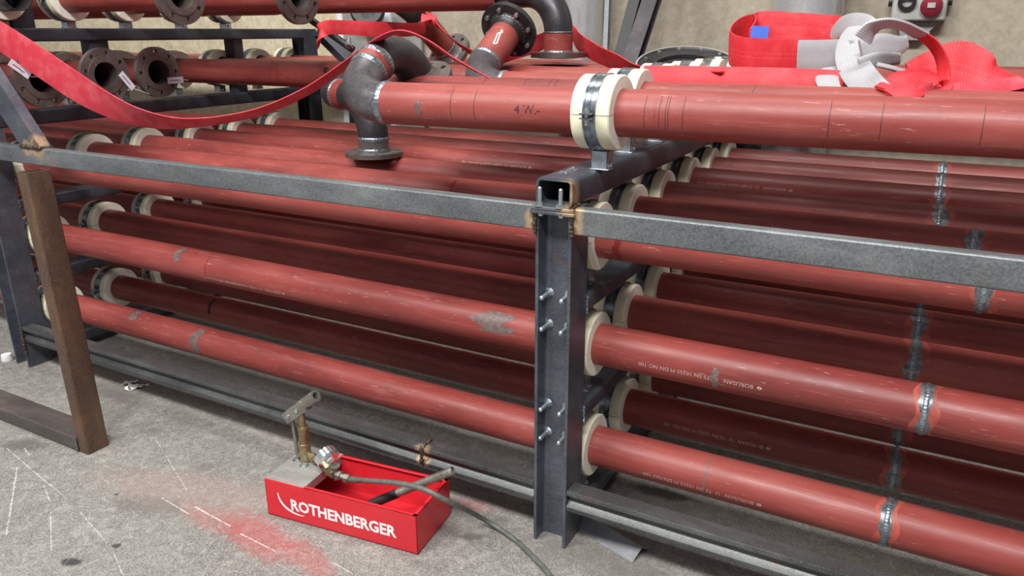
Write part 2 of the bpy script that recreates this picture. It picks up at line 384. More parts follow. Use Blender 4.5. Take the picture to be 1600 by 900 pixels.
# near post
post = rpart(hea(-.096, 0, -.2, -.1, FZ, .725), 'post', STEEL)
rpart(MB().box((-.108, -.212, .713), (.010, -.12, .7215)), 'cap_plate', STEEL, bevel=.0015)
rpart(MB().box((-.106, -.210, .7225), (.008, -.12, .731)), 'base_plate', STEEL, bevel=.0015)
def bolts(lst, d, L=.022, r=.006):
    for p in lst: rpart(bolt_mb(p, d, L, r), 'bolt', ZINC)
bz = [.498, .413, .185, .100]
bolts([(-.078+dx, -.153, z) for z in bz for dx in (.0, .055)], (-.12, -1, -.12), .032, .0065)
bolts([(-.085, -.2, .731), (-.03, -.2, .731)], (0, 0, 1), .034, .0055)
for x in (-.085, -.03): rpart(MB().lathe([(0, .0), (0, .009), (-.007, .008), (-.007, 0)], (x, -.195, .713), (0, 0, 1), 12), 'bolt_head', ZINC)
# heat tint and weld lumps where rails join the near post
def weldline(p0, p1, r=.004, name='weld_bead', mat=None):
    p0, p1 = Vector(p0), Vector(p1); n = max(6, int((p1-p0).length/.0022)); mb = MB()
    path = [p0.lerp(p1, k/n)+Vector([random.uniform(-.0012, .0012) for _ in range(3)]) for k in range(n+1)]
    mb.sweep(path, [r*(.9+.2*math.sin(k*1.3))*random.uniform(.92, 1.08) for k in range(n+1)], 8); rpart(mb, name, mat or CRUST)
# cross beams: near frame and far frame
def cross(x0, x1, ztop, h, mat, yb=BACK, y0=-.10):
    rpart(rhs(x0, x1, y0, yb, ztop-h, ztop, 'y'), 'crossbeam', mat)
rpart(rhs(-.096, 0, -.2, BACK, .731, .800, 'y', .007, .014), 'crossbeam', STEEL)
for z in (.485, .171, -.143): cross(-.096, 0, z, .048, STEEL)
FX0, FX1 = -2.612, -2.516
cross(FX0, FX1, .832, .058, DARK, y0=-.2)
cross(FX0, FX1, 1.150, .052, DARK, 1.62, y0=-.5)
for z in (.485, .171, -.143): cross(FX0, FX1, z, .050, STEEL)
rpart(hea(FX0, FX1, -.2, -.1, FZ, .774), 'post', STEEL)
rpart(hea(-.096, 0, BACK, BACK+.1, FZ, .725), 'post', DARK)
rpart(hea(FX0, FX1, BACK-.18, BACK-.08, FZ, 1.15), 'post', DARK)
rpart(rhs(-2.60, -2.53, .33, .42, .832, 1.098, 'z'), 'strut', DARK)
rpart(rhs(-2.62, -2.55, 1.13, 1.20, .832, 1.098, 'z'), 'strut', DARK)
rpart(rhs(-2.62, -2.54, .03, .12, 1.15, 1.75, 'z'), 'strut', DARK)
# rails
def hollow_rail(x0, x1): rpart(rhs(x0, x1, -.2, -.16, .668, .732, 'x', .004, .006), 'top_rail', RAIL)
hollow_rail(-3.9, -.099); hollow_rail(.003, 2.45)
RUSTGREY = m_steel('worn_low_rail_steel', (.035, .038, .038), (.08, .085, .085), (.18, .19, .19), .45, .3, .5, 7, .3, heat=[(-.469, -.2, -.045, .03), (-.469, -.2, -.08, .028), (0, -.2, -.17, .03)])
def rail_low(x0, x1):
    y0, y1, z0, z1 = -.2, -.15, -.100, -.037
    prof = [(y0+.002, z1), (y1, z1), (y1, z1-.004), (y1-.004, z1-.007), (y1-.004, z0+.007), (y1, z0), (y0+.002, z0), (y0, z0+.004), (y0, z0+.014), (y0+.012, z0+.022), (y0+.016, z0+.026),
            (y0+.016, z1-.026), (y0+.012, z1-.022), (y0, z1-.014), (y0, z1-.003)]
    mb = MB(); mb.prism(prof, (x0, 0, 0), (x1, 0, 0), (0, 1, 0), (0, 0, 1)); rpart(mb, 'bottom_rail', RUSTGREY)
rail_low(FX1+.002, -.47); rail_low(-.468, -.098); rail_low(.002, 2.45)
for x, s in ((-.469, 1),):
    weldline((x, -.204, -.10), (x, -.204, -.038), .006); weldline((x, -.2, -.035), (x, -.15, -.035), .006)
weldline((.001, -.203, .662), (.001, -.203, .733), .0055); weldline((-.097, -.203, .662), (-.097, -.203, .728), .0055)
weldline((.002, -.2, .735), (.002, -.16, .735), .005)
weldline((FX1+.003, -.203, -.16), (FX1+.003, -.203, -.04), .006)
for z in (.485, .171): weldline((FX1+.002, -.1, z-.05), (FX1+.002, -.1, z), .005); weldline((.003, -.1, z-.05), (.003, -.1, z), .0035, mat=WELD)
# diagonal brace on the left, welded on the top rail
mb = MB(); bw = .060
def rect(w, h): return [(-w/2, -h/2), (w/2, -h/2), (w/2, h/2), (-w/2, h/2)]
mb.hollow(rect(.125, .04), rect(.113, .032), (-2.175, -.18, .733), (-2.62, -.18, 1.28), (1, 0, 0), (0, 1, 0)); rpart(mb, 'diagonal_brace', STEEL)
weldline((-2.235, -.203, .735), (-2.11, -.203, .735), .006); weldline((-2.110, -.2, .735), (-2.110, -.16, .735), .006)
# chalk scrawl on the near cross beam
mb = MB(); random.seed(3)
for k in range(9):
    x = -.075+.03*random.random(); y = -.13+.09*k/9; a = Vector((x, y, .8008)); b_ = a+Vector((random.uniform(-.01, .018), random.uniform(-.012, .018), 0)); u = (b_-a).normalized().cross(Vector((0, 0, 1)))*.0012
    mb.add([a-u, a+u, b_+u, b_-u], [(0, 1, 2, 3)])
rpart(mb, 'chalk_mark', WHITE)

# ------------------------------------------------------------------ pipe clamps
R = .05715
def make_clamp(foot=.0500):
    root = bpy.data.objects.new('pipe_clamp', None); COL.objects.link(root); root.empty_display_size = .03
    hw = .05; ri, ro = R+.0006, .0900
    prof = [(-hw, ri), (-hw, ro-.003), (-hw+.003, ro), (hw-.003, ro), (hw, ro-.003), (hw, ri)]
    for k in (0, 1):
        mb = MB(); g = .010
        mb.lathe(prof, (0, 0, 0), (1, 0, 0), 30, 0, -PI/2+g+k*PI, PI/2-g+k*PI)
        nb = len(mb.f)
        for fi, f in enumerate(mb.f):
            xs = [mb.v[i].x for i in f]
            if max(xs)-min(xs) < 1e-5: mb.mi[fi] = 1
        mb.build('insulation_half', [FOAM, FOAMF], root)
    mb = MB(); s = .0165
    mb.lathe([(-s, ro), (-s, ro+.0035), (-s+.004, ro+.0035), (-s+.005, ro+.0018), (-.003, ro+.0018), (-.002, ro+.003), (.002, ro+.003), (.003, ro+.0018), (s-.005, ro+.0018), (s-.004, ro+.0035), (s, ro+.0035), (s, ro)], (0, 0, 0), (1, 0, 0), 64)
    for sy in (-1, 1):
        for z0 in (.004, -.007):
            y0, y1 = sorted((sy*(ro+.001), sy*(ro+.026))); mb.box((-.014, y0, z0), (.014, y1, z0+.003))
    st = mb.build('strap', ZINCD, root)
    for sy in (-1, 1):
        mb = MB(); y = sy*(ro+.015)
        mb.sweep([(0, y, .007), (0, y, .013)], .008, 6); mb.cyl((0, y, -.022), (0, y, .018), .0038, 10); mb.sweep([(0, y, -.013), (0, y, -.007)], .0075, 6)
        mb.build('clamp_bolt', ZINC, st)
    mb = MB(); zb = -ro-foot; zt = -ro-.002
    mb.box((-.022, -.018, zb), (.022, -.015, zt)); mb.box((-.022, -.018, zb), (-.019, .018, zt)); mb.box((.019, -.018, zb), (.022, .018, zt)); mb.box((-.022, .015, zb), (.022, .018, zt)); mb.box((-.022, -.018, zt-.003), (.022, .018, zt)); mb.box((-.026, -.020, zb), (.026, .020, zb+.003))
    mb.sweep([(.022, 0, zb+.012), (.029, 0, zb+.012)], .007, 6)
    mb.build('foot_bracket', ZINC, root, bevel=.001)
    return root
clamp_std = {}
ORD = ['front', 'second', 'third', 'fourth', 'fifth', 'sixth', 'seventh']
TN = {'3': 'lowest tier', '2': 'second tier', 'B': 'third tier', 'A': 'open top layer', 'C': 'highest left layer'}
def clamp(x, y, z, ztop, tier, k, where):
    f = round(z-.09-ztop, 3)
    first = f not in clamp_std
    if first: clamp_std[f] = make_clamp(f)
    o = clamp_std[f] if first else copy_tree(clamp_std[f])
    o.location = (x, y, z)
    pos = 'front' if k == 0 else ORD[k]+' from front'
    tag(o, f'cream insulated pipe clamp, {pos} of {TN[tier]}, {where}', 'pipe clamp', f'insulated pipe clamps, {TN[tier]}')
NF, FF = 'at centre post', 'at far left frame'
for k in range(3): clamp(XR, YS[k], 0, -.143, '3', k, NF); clamp(XL, YS[k], 0, -.143, '3', k, FF)
for k in range(4): clamp(XR, YS[k], .314, .171, '2', k, NF); clamp(XL, YS[k], .314, .171, '2', k, FF)
for k in range(6): clamp(XR, YS[k], .619, .485, 'B', k, NF); clamp(XL, YS[k], .619, .485, 'B', k, FF)

# ------------------------------------------------------------------ pipes
_txt = {}
def text_mesh(s, size, bold=0.):
    c = bpy.data.curves.new('t', 'FONT'); c.body = s; c.size = size; c.offset = bold; c.resolution_u = 2
    o = bpy.data.objects.new('t', c); COL.objects.link(o); dg = bpy.context.evaluated_depsgraph_get(); dg.update()
    me = bpy.data.meshes.new_from_object(o.evaluated_get(dg)); vs = [v.co.copy() for v in me.vertices]; fs = [list(p.vertices) for p in me.polygons]
    bpy.data.objects.remove(o); bpy.data.curves.remove(c); bpy.data.meshes.remove(me); return vs, fs
STAMP = text_mesh('BORUSAN   U  TS EN 10255 M DN NO 100', .0158)
STAMP2 = text_mesh('PROTECTION  U  TS EN 10255 M', .0125)
def pipe_mb(a, b, r=R, n=48):
    mb = MB(); a, b = Vector(a), Vector(b); ax = (b-a).normalized(); L = (b-a).length; ri = r-.0045
    mb.lathe([(0, ri), (0, r), (L, r), (L, ri)], a, ax, n)
    for fi, f in enumerate(mb.f):
        if all(abs((mb.v[i]-a-ax*((mb.v[i]-a).dot(ax))).length-ri) < 1e-4 for i in f): mb.mi[fi] = 1
    return mb
def axis_frame(a, b):
    a, b = Vector(a), Vector(b); ax = (b-a).normalized(); up = Vector((0, 0, 1)); up = (up-ax*up.dot(ax)).normalized(); return a, ax, up, ax.cross(up)
def on_pipe(a, b, x, th, r):
    "point on the skin at world x; th measured from the top towards the camera side"
    o, ax, up, sd = axis_frame(a, b); t = (x-o.x)/ax.x
    return o+ax*t+(up*math.cos(th)+sd*math.sin(th))*r
def stamp(root, a, b, x_right, th, txt=None, mark=True):
    vs, fs = txt or STAMP; mb = MB(); r = R+.0004; W = max(v.x for v in vs)
    pts = [on_pipe(a, b, x_right-.02-v.x, th+(v.y-.005)/R, r) for v in vs]
    mb.add(pts, fs)
    if mark:
        q = []
        for i in range(16):
            t_ = 2*PI*i/16; q.append(on_pipe(a, b, x_right-.006+.0062*math.cos(t_), th+.0045*math.sin(t_)/R, r))
        q2 = [on_pipe(a, b, x_right-.006+.0015*math.cos(2*PI*i/16), th+.002*math.sin(2*PI*i/16)/R, r) for i in range(16)]
        mb.add(q+q2, [(i, (i+1) % 16, 16+(i+1) % 16, 16+i) for i in range(16)])
    o = mb.build('printed_marking', PRINT, root, flat=True); o['label'] = 'faded pale printed lettering'
def weld_ring(root, a, b, x, wd=.026, seed=0):
    rnd = random.Random(seed); o, ax, up, sd = axis_frame(a, b); n = 72; mb = MB(); rr = R+.0006
    t = (x-o.x)/ax.x; L = []; Rr = []
    l = r_ = wd*.6
    ph = [rnd.uniform(0, 6.28) for _ in range(6)]
    for k in range(n):
        an = 2*PI*k/n
        jl = wd*(.50+.14*math.sin(3*an+ph[0])+.10*math.sin(7*an+ph[1])+.05*rnd.uniform(-1, 1)); jr = wd*(.50+.13*math.sin(2*an+ph[2])+.10*math.sin(5*an+ph[3])+.05*rnd.uniform(-1, 1))
        d = up*math.cos(an)+sd*math.sin(an); c = o+ax*t
        L += [c-ax*jl+d*(R+.0002), c-ax*(jl*.8)+d*rr, c+ax*(jr*.8)+d*rr, c+ax*jr+d*(R+.0002)]
    fs = []
    for k in range(n):
        j = (k+1) % n
        for i in range(3): fs.append((4*k+i, 4*k+i+1, 4*j+i+1, 4*j+i))
    mb.add(L, fs); w_ = mb.build('weld_zone', SCORCH, root)
    q = []
    for k in range(n):
        an = 2*PI*k/n; d = up*math.cos(an)+sd*math.sin(an); c = o+ax*t; j = .006*math.sin(4*an+ph[2])
        for h in (-wd*.85+j, -wd*.3, wd*.3, wd*.9+j): q.append(c+ax*h+d*(R+.0003))
    mb = MB(); mb.add(q, [(4*k+i, 4*k+i+1, 4*((k+1) % n)+i+1, 4*((k+1) % n)+i) for k in range(n) for i in (0, 1, 2)]); hb = mb.build('scorched_primer', BURNT, w_); hb['label'] = 'brighter scorched primer beside the weld'
    w_['label'] = 'ground grey weld seam'
    mb = MB(); pr_ = [(-.006, R+.0006), (-.004, R+.0022), (0, R+.003), (.004, R+.0022), (.006, R+.0006)]; vs = []; n = 150
    for k in range(n):
        an = 2*PI*k/n; d = up*math.cos(an)+sd*math.sin(an); j = rnd.uniform(-.0007, .0007); hh = 1+.00012/R*math.sin(k*2.1)
        for h, q in pr_: vs.append(o+ax*(t+h+j)+d*(R+(q-R)*(1+.25*math.sin(k*1.9))))
    fs = [(5*k+i, 5*k+i+1, 5*((k+1) % n)+i+1, 5*((k+1) % n)+i) for k in range(n) for i in range(4)]
    mb.add(vs, fs); mb.build('weld_bead', WELD, w_)
def band(root, a, b, x, w, t0, t1, mat, name, seed=1):
    "thin painted or rubbed mark wrapped on the skin"
    rnd = random.Random(seed); n = 14; vs = []; fs = []
    for i in range(n+1):
        th = t0+(t1-t0)*i/n; e = math.sin(PI*min(1, max(0, i/n)))**.4*.5+.5
        j1, j2 = rnd.uniform(.7, 1.1)*e, rnd.uniform(.7, 1.1)*e; sl = .15*w*math.sin(i*.7)
        vs += [on_pipe(a, b, x-w/2*j1+sl, th, R+.0005), on_pipe(a, b, x+w/2*j2+sl, th, R+.0005)]
    for i in range(n): fs.append((2*i, 2*i+1, 2*i+3, 2*i+2))
    mb = MB(); mb.add(vs, fs); mb.build(name, mat, root)
def line_mark(root, a, b, x, t0, t1): band(root, a, b, x, .0016, t0, t1, DARKMARK, 'marker_line', int(abs(x)*1000))
PIPES = {}
def pipe(tier, k, a, b, label=None, mat=None, name='steel_pipe'):
    pos = 'front' if k == 0 else ORD[k]+' from front'
    root = empty(name, a, label or f'long red primed steel pipe, {pos} in the {TN[tier]}', 'pipe', f'red pipes, {TN[tier]}')
    o = pipe_mb(a, b).build('pipe_body', [mat or PRIMER, BORE], sharp=50, origin=None)
    shift_into(o, root)
    return root
def shift_into(o, root):
    "make mesh local to its root"
    o.data.transform(Matrix.Translation(-root.location)); o.parent = root
class Loc:
    "build parts in world coordinates and then move them under the root"
    def __init__(s, root): s.root = root; s.before = set(bpy.data.objects)
    def __enter__(s): return s
    def __exit__(s, *e):
        new = [o for o in bpy.data.objects if o not in s.before and o.type == 'MESH']
        for o in new:
            o.data.transform(Matrix.Translation(-s.root.location))
            if o.parent is None: o.parent = s.root
            
XE0, XE1 = -6.9, 2.42
import itertools
def long_pipe(tier, k, y, z, welds=(.76,), marks=(), stamps=(), a=None, b=None, label=None):
    a = a or (XE0 if tier in 'B' or k > 1 else -5.4, y, z); b = b or (XE1, y, z)
    root = pipe(tier, k, a, b, label)
    with Loc(root):
        for wx in welds: weld_ring(None, a, b, wx, .027+.004*((k*7) % 3), seed=k*13+int(z*100))
        for s in stamps: stamp(None, a, b, *s)
        for mk in marks: band(None, a, b, *mk)
    return root
th = math.radians
long_pipe('3', 0, 0, 0, marks=[(.33, .005, th(10), th(150), GRIND, 'ring_mark'), (-1.62, .05, th(10), th(120), GRIND, 'rubbed_patch', 4), (-2.0, .05, th(0), th(50), GRIND, 'rubbed_patch', 6)], stamps=[(.478, th(103))])
long_pipe('3', 1, .273, 0, stamps=[(.445, th(90))], marks=[(.36, .006, th(100), th(135), OCHRE, 'paint_mark'), (.41, .006, th(70), th(130), OCHRE, 'paint_mark', 3), (-1.86, .02, th(10), th(90), DARKMARK, 'paint_mark', 5)])
long_pipe('3', 2, .539, 0)
long_pipe('3', 3, .836, 0)
long_pipe('2', 0, 0, .314, welds=(.795,), stamps=[(.448, th(97)), (-1.31, th(112), STAMP2, False), (-1.12, th(112))],
          marks=[(.332, .020, th(68), th(128), GRIND, 'rubbed_patch', 2), (-1.66, .035, th(5), th(75), GRIND, 'rubbed_patch', 8), (-.31, .13, th(30), th(95), GRIND, 'rubbed_patch', 9), (-1.5, .004, th(10), th(150), OCHRE, 'ring_mark', 9)])
long_pipe('2', 1, .273, .314)
long_pipe('2', 2, .539, .314, welds=(.76,))
long_pipe('2', 3, .836, .314); long_pipe('2', 4, 1.107, .314)
long_pipe('B', 0, 0, .619, welds=(.86,), marks=[(.06, .02, th(70), th(150), OCHRE, 'paint_mark')])
long_pipe('B', 1, .273, .619, welds=(.84,), marks=[(-.62, .01, th(20), th(75), OCHRE, 'paint_mark', 3)])
long_pipe('B', 2, .539, .619, welds=(.765,)); long_pipe('B', 3, .836, .619, stamps=[(.34, th(75)), (-.62, th(75))], marks=[(.24, .008, th(70), th(120), OCHRE, 'paint_mark')])
long_pipe('B', 4, 1.107, .619); long_pipe('B', 5, 1.370, .619)

# ------------------------------------------------------------------ fittings
def flange_mb(c, ax, R_=.110, t=.020, bore=.0535, hub=True, mi=0, holes=8, rot=0.):
    "weld-neck flange; its face looks along ax, its neck goes the other way; holes cut as real gaps"
    c = Vector(c); ax = Vector(ax).normalized(); u = ax.orthogonal().normalized(); v = ax.cross(u); mb = MB()
    pcd, hr = R_*.82, R_*.085; n = 96; ringr = [pcd-hr*1.15, pcd+hr*1.15]
    def P(r, a, h): return c+ax*h+(u*math.cos(a+rot)+v*math.sin(a+rot))*r
    # solid zones: inner annulus, outer annulus, and between them a plate with round openings built per sector
    mb.lathe([(-t, bore), (-t, ringr[0]), (0, ringr[0]), (0, bore)], c, ax, n)
    mb.lathe([(-t, ringr[1]), (-t, R_), (0, R_), (0, ringr[1])], c, ax, n)
    for k in range(holes):
        a0 = 2*PI*k/holes; da = 2*PI/holes; m_ = 12
        for h, fl in ((0, 1), (-t, -1)):
            outer = []; inner = []
            for i in range(m_*4):
                q = 2*PI*i/(m_*4); inner.append(P(1, 0, h)*0 + (c+ax*h + (u*math.cos(a0+rot)+v*math.sin(a0+rot))*(pcd+hr*math.cos(q)) + (-u*math.sin(a0+rot)+v*math.cos(a0+rot))*(hr*math.sin(q))))
                # square outline in (r, angle) space
                cx, sx = math.cos(q), math.sin(q); s_ = max(abs(cx), abs(sx)); rr_ = pcd+(ringr[1]-pcd)*cx/s_; aa = a0+(da/2)*sx/s_
                outer.append(P(rr_, aa, h))
            N = len(inner); mb.add(inner+outer, [(i, (i+1) % N, N+(i+1) % N, N+i) for i in range(N)])
        inn0 = mb.v[-4*m_*2*2:][:4*m_]; inn1 = mb.v[-4*m_*2:][:4*m_]; N = 4*m_
        mb.add(list(inn0)+list(inn1), [(i, (i+1) % N, N+(i+1) % N, N+i) for i in range(N)])
    mb.lathe([(0, bore), (.003, bore), (.003, R_*.70), (0, R_*.705)], c, ax, n)
    if hub: mb.lathe([(-t, bore), (-t, R+.020), (-t-.012, R+.006), (-t-.03, R+.0008), (-t-.03, bore)], c, ax, 48)
    for fi, f in enumerate(mb.f):
        pass
    return mb
def arc_path(p, d0, d1, rad=.152, n=18):
    "elbow from p, heading d0, turning to d1"
    p, d0, d1 = Vector(p), Vector(d0).normalized(), Vector(d1).normalized()
    d1 = (d1-d0*d1.dot(d0)).normalized(); c = p+d1*rad; out = []
    for k in range(n+1):
        a = PI/2*k/n; out.append(c - d1*rad*math.cos(a) + d0*rad*math.sin(a))
    return out, out[-1], d1
def bead(p, ax, r=R, w=.007, seed=0):
    mb = MB(); p = Vector(p); ax = Vector(ax).normalized(); u = ax.orthogonal().normalized(); v = ax.cross(u); n = 110; rnd = random.Random(seed); vs = []
    for k in range(n):
        a = 2*PI*k/n; d = u*math.cos(a)+v*math.sin(a); j = rnd.uniform(-.0008, .0008); kk = 1+.3*math.sin(k*1.8)
        for h, q in ((-w, 0.0003), (-w*.6, .0022), (0, .0032), (w*.6, .0022), (w, .0003)): vs.append(p+ax*(h+j)+d*(r+q*kk))
    mb.add(vs, [(5*k+i, 5*k+i+1, 5*((k+1) % n)+i+1, 5*((k+1) % n)+i) for k in range(n) for i in range(4)]); return mb
def tube(path, mat, name='elbow', r=R): return MB().sweep(path, r, 48, 0, caps=False).build(name, mat, None, sharp=50)

def a_pipe(k, a, b, label): return pipe('A', k, a, b, label)
# A0: the loose front pipe on top, with the double elbow at its left end
A0a, A0b = Vector((-.637, -.062, .940)), Vector((2.42, .098, .940))
root = a_pipe(0, A0a, A0b, 'front red pipe on top, its left end a bare steel double elbow')
with Loc(root):
    d = (A0a-A0b).normalized()
    path, e, d1 = arc_path(A0a, d, (0, .86, .51)); tube(path, ELBOW)
    bead(A0a, d, w=.010, seed=1).build('weld_bead', WELD); bead(e, d1, w=.011, seed=2).build('weld_bead', WELD)
    e2 = e+d1*.045; pipe_mb(e, e2).build('pipe_stub', [PRIMER, BORE]); bead(e2, d1, w=.011, seed=3).build('weld_bead', WELD)
    path, e3, d2 = arc_path(e2, d1, (.08, .44, -.89)); tube(path, BLACKEL)
    e4 = e3+d2*.02
    bead(e3, d2, w=.007, seed=4).build('weld_bead', WELD)
    flange_mb(e3+d2*.03, d2).build('flange', FLANGE)
    for x in (-.40, -.33, -.05, .12, .155, .17, .176, .21, .52, .62, .8): line_mark(None, A0a, A0b, x, th(35), th(120))
    band(None, A0a, A0b, -.50, .018, th(75), th(112), GRIND, 'rubbed_patch', 5)
    for x0, y0, s_ in ((-.215, 96, .9), ): 
        vs, fs = text_mesh('4 W.-', .030); mb = MB(); mb.add([on_pipe(A0a, A0b, x0+v.x, th(y0)-v.y/R, R+.0005) for v in vs], fs); mb.build('handwritten_mark', DARKMARK, flat=True)
# other A pipes
rA = {}
A1a, A1b = Vector((-.90, .273, .940)), Vector((2.42, .273, .940))
root = a_pipe(1, A1a, A1b, 'second pipe on top of the rack, starting beside the double elbow')
with Loc(root):
    bead(A1a+Vector((.004, 0, 0)), (1, 0, 0), w=.008, seed=7).build('weld_bead', WELD)
    for x in (-.50, -.36, -.28, -.26, .3, .9): line_mark(None, A1a, A1b, x, th(5), th(70))
A2a, A2b = Vector((-.598, .539, .945)), Vector((2.42, .539, .945))
root = a_pipe(2, A2a, A2b, 'third pipe on top, its left end rising through a grey elbow to a black flange')
with Loc(root):
    ff = at(800, 46, 2.78); 
    # elbow swings from -x to the flange direction
    dirf = Vector((0, math.cos(.56), math.sin(.56)))
    path, e, d1 = arc_path(A2a, (-1, 0, 0), dirf); tube(path, ELBOW); bead(A2a, (1, 0, 0), w=.009, seed=8).build('weld_bead', WELD)
    bead(e, d1, w=.008, seed=9).build('weld_bead', WELD)
    e2 = e+d1*.17
    pb = pipe_mb(e, e2).build('riser_pipe', [PRIMER, BORE])
    fo = flange_mb(e2+d1*.048, d1).build('flange', BFLANGE)
    bead(e2+d1*.048-d1*.022, d1, r=R+.012, w=.005).build('weld_bead', SCORCH)
    for k in range(8):
        u = d1.orthogonal().normalized(); v = d1.cross(u); q = e2+d1*.028+(u*math.cos(k*PI/4)+v*math.sin(k*PI/4))*.0902
        MB().sweep([q-d1*.010, q+d1*.035], .0085, 6).build('bolt', ZINC)
    # paint-pen scrawl along the riser
    up_ = (-FW-d1*(-FW).dot(d1)).normalized(); sd_ = d1.cross(up_); mb = MB()
    pts = [(.04, -.010), (.10, -.020), (.115, -.008), (.125, -.016), (.05, -.001), (.04, -.010)]
    P_ = [e+d1*a_+(up_*math.cos(b_/R+.15)+sd_*math.sin(b_/R+.15))*(R+.0008) for a_, b_ in pts]
    for i in range(len(P_)-1):
        t_ = (P_[i+1]-P_[i]).normalized().cross(up_)*.0022; mb.add([P_[i]-t_, P_[i]+t_, P_[i+1]+t_, P_[i+1]-t_], [(0, 1, 2, 3)])
    mb.build('chalk_mark', WHITE)
for k, z0 in ((3, .955), (4, .955), (5, .955), (6, .955)):
    a = Vector((-2.75 if k == 3 else XE0, YS[k], z0)); b = Vector((2.42, YS[k], .942))
    root = a_pipe(k, a, b, f'long red pipe, {ORD[k]} from the front in the open layer on top of the rack')
    if k == 3:
        with Loc(root): band(None, a, b, -1.62, .022, th(52), th(78), DARKMARK, 'paint_spot', 4); line_mark(None, a, b, -1.95, th(10), th(120)); line_mark(None, a, b, -1.9, th(10), th(120))
# clamps of the A layer (shapes share meshes)
clamp(0.0, -.027, .940, .800, 'A', 0, NF)
for k in (1, 2): clamp(XR, YS[k], .940 if k == 1 else .945, .800, 'A', k, NF)
for k in (3, 4, 5, 6): clamp(XR, YS[k], .942, .800, 'A', k, NF)
XA = -2.66
# flanged stubs, A layer left
def stub(y, z, x1, x0, tier, k, label, mat=FLANGE, tagrot=None):
    root = empty('flanged_pipe', (x1, y, z), label, 'pipe', 'flanged pipe ends at the left')
    with Loc(root):
        pipe_mb((x0, y, z), (x1-.045, y, z)).build('pipe_body', [PRIMER, BORE]); flange_mb((x1, y, z), (1, 0, 0), rot=.39+k*.2).build('flange', mat)
        if tagrot is not None:
            a_, r_ = tagrot; c_ = Vector((x1+.004, y+r_*math.cos(a_), z+r_*math.sin(a_))); u = Vector((0, math.cos(a_+k), math.sin(a_+k))); v = Vector((0, -u.z, u.y))
            if k == 2: u, v = Vector((0, 1, 0)), Vector((0, 0, 1))
            if k == 0: u, v = Vector((0, .75, -.66)), Vector((0, .66, .75))
            if k == 1: u, v = Vector((0, .6, -.8)), Vector((0, .8, .6))
            mb = MB(); mb.add([c_-u*.042-v*.014, c_+u*.042-v*.014, c_+u*.042+v*.014, c_-u*.042+v*.014], [(0, 1, 2, 3)])
            for i_ in range(4): mb.v[i_] = mb.v[i_]+Vector((.002, 0, 0))
            mb.add([q-Vector((.002, 0, 0)) for q in mb.v[:4]], [(3, 2, 1, 0)]); mb.build('paper_tag', TAG, flat=True)
            mb = MB(); mb.add([c_-u*.03-v*.002+Vector((.0025, 0, 0)), c_+u*.02-v*.002+Vector((.0025, 0, 0)), c_+u*.02+v*.001+Vector((.0025, 0, 0)), c_-u*.03+v*.001+Vector((.0025, 0, 0))], [(0, 1, 2, 3)]); mb.build('tag_print', DARKMARK, flat=True)
            e_ = c_+u*.042; mb = MB(); mb.sweep([e_, e_+Vector((.01, .03, -.012)), e_+Vector((.0, .075, -.028))] if k == 1 else [e_, e_+Vector((-.005, .03, -.004)), e_+Vector((-.03, .05, -.004))], .0012, 6); mb.build('tag_string', TAG)
    return root
stub(0.0, .962, -2.36, -3.9, 'A', 0, 'leftmost tagged flanged pipe end, partly under the red strap', tagrot=(PI*.86, .092))
stub(.273, .962, -2.37, -4.6, 'A', 1, 'middle of three open flanged pipe ends, tag hanging at its right rim', tagrot=(-.30, .094))
stub(.539, .962, -2.385, -4.9, 'A', 2, 'rightmost of three tagged flanged pipe ends, its tag hanging level', tagrot=(-.45, .088))
for k in range(7): clamp(XA, YS[k], .962 if k < 3 else .955, .832, 'A', k, FF)
# C layer (above camera height at the left)
stub(.273, 1.268, -1.84, -4.9, 'C', 3, 'highest flanged pipe at upper left, cut by top edge, left of two')
stub(.539, 1.268, -1.50, -5.4, 'C', 4, 'highest flanged pipe cut by top edge, right of two')
a, b = Vector((-6.0, .836, 1.266)), Vector((-.78, .836, 1.262)); pipe('C', 3, a, b, 'high red pipe along top edge, behind the two highest flanges')
stub(0.0, 1.275, -2.50, -3.7, 'C', 5, 'dark topmost pipe end cut by the upper left corner', mat=BFLANGE) if False else None
for k in (0, 1, 2, 3, 4): clamp(XL, YS[k], 1.268, 1.150, 'C', k, FF)
a, b = Vector((-3.9, 0.0, 1.268)), Vector((-2.42, 0, 1.268)); pipe('C', 0, a, b, 'short bare dark pipe end in the upper left corner', mat=BLACKEL)
a, b = Vector((-6.0, 1.107, 1.268)), Vector((-2.2, 1.107, 1.268)); pipe('C', 4, a, b, 'rearmost high red pipe at upper left, mostly hidden')
# S-shaped spool standing on the B tier behind the double elbow
S2 = Vector((-1.15, .50, .700))
root = empty('flanged_spool', S2, 'dark elbow spool standing on its flange on the red pipes, behind the double elbow', 'pipe fitting')
with Loc(root):
    flange_mb(S2+Vector((0, 0, -.019)), (0, 0, -1), t=.017, hub=False).build('flange', FLANGE)
    up = Vector((0, 0, 1)); s0 = S2+up*.002
    bead(s0, up, w=.009, seed=11).build('weld_bead', WELD)
    pipe_mb(s0, s0+up*.045).build('pipe_stub', [ELBOW, BORE]); bead(s0+up*.045, up, w=.007, seed=14).build('weld_bead', WELD)
    path, e, d1 = arc_path(s0+up*.045, up, (-.95, .30, 0)); tube(path, BLACKEL)
    e2 = e+d1*.06; pipe_mb(e, e2).build('pipe_stub', [PRIMER, BORE]); bead(e2, d1, w=.007, seed=12).build('weld_bead', WELD)
    path, e3, d2 = arc_path(e2, d1, (.3, 1, .1)); tube(path, BLACKEL)
    pipe_mb(e3, e3+d2*.02).build('pipe_stub', [BLACKEL, BORE])
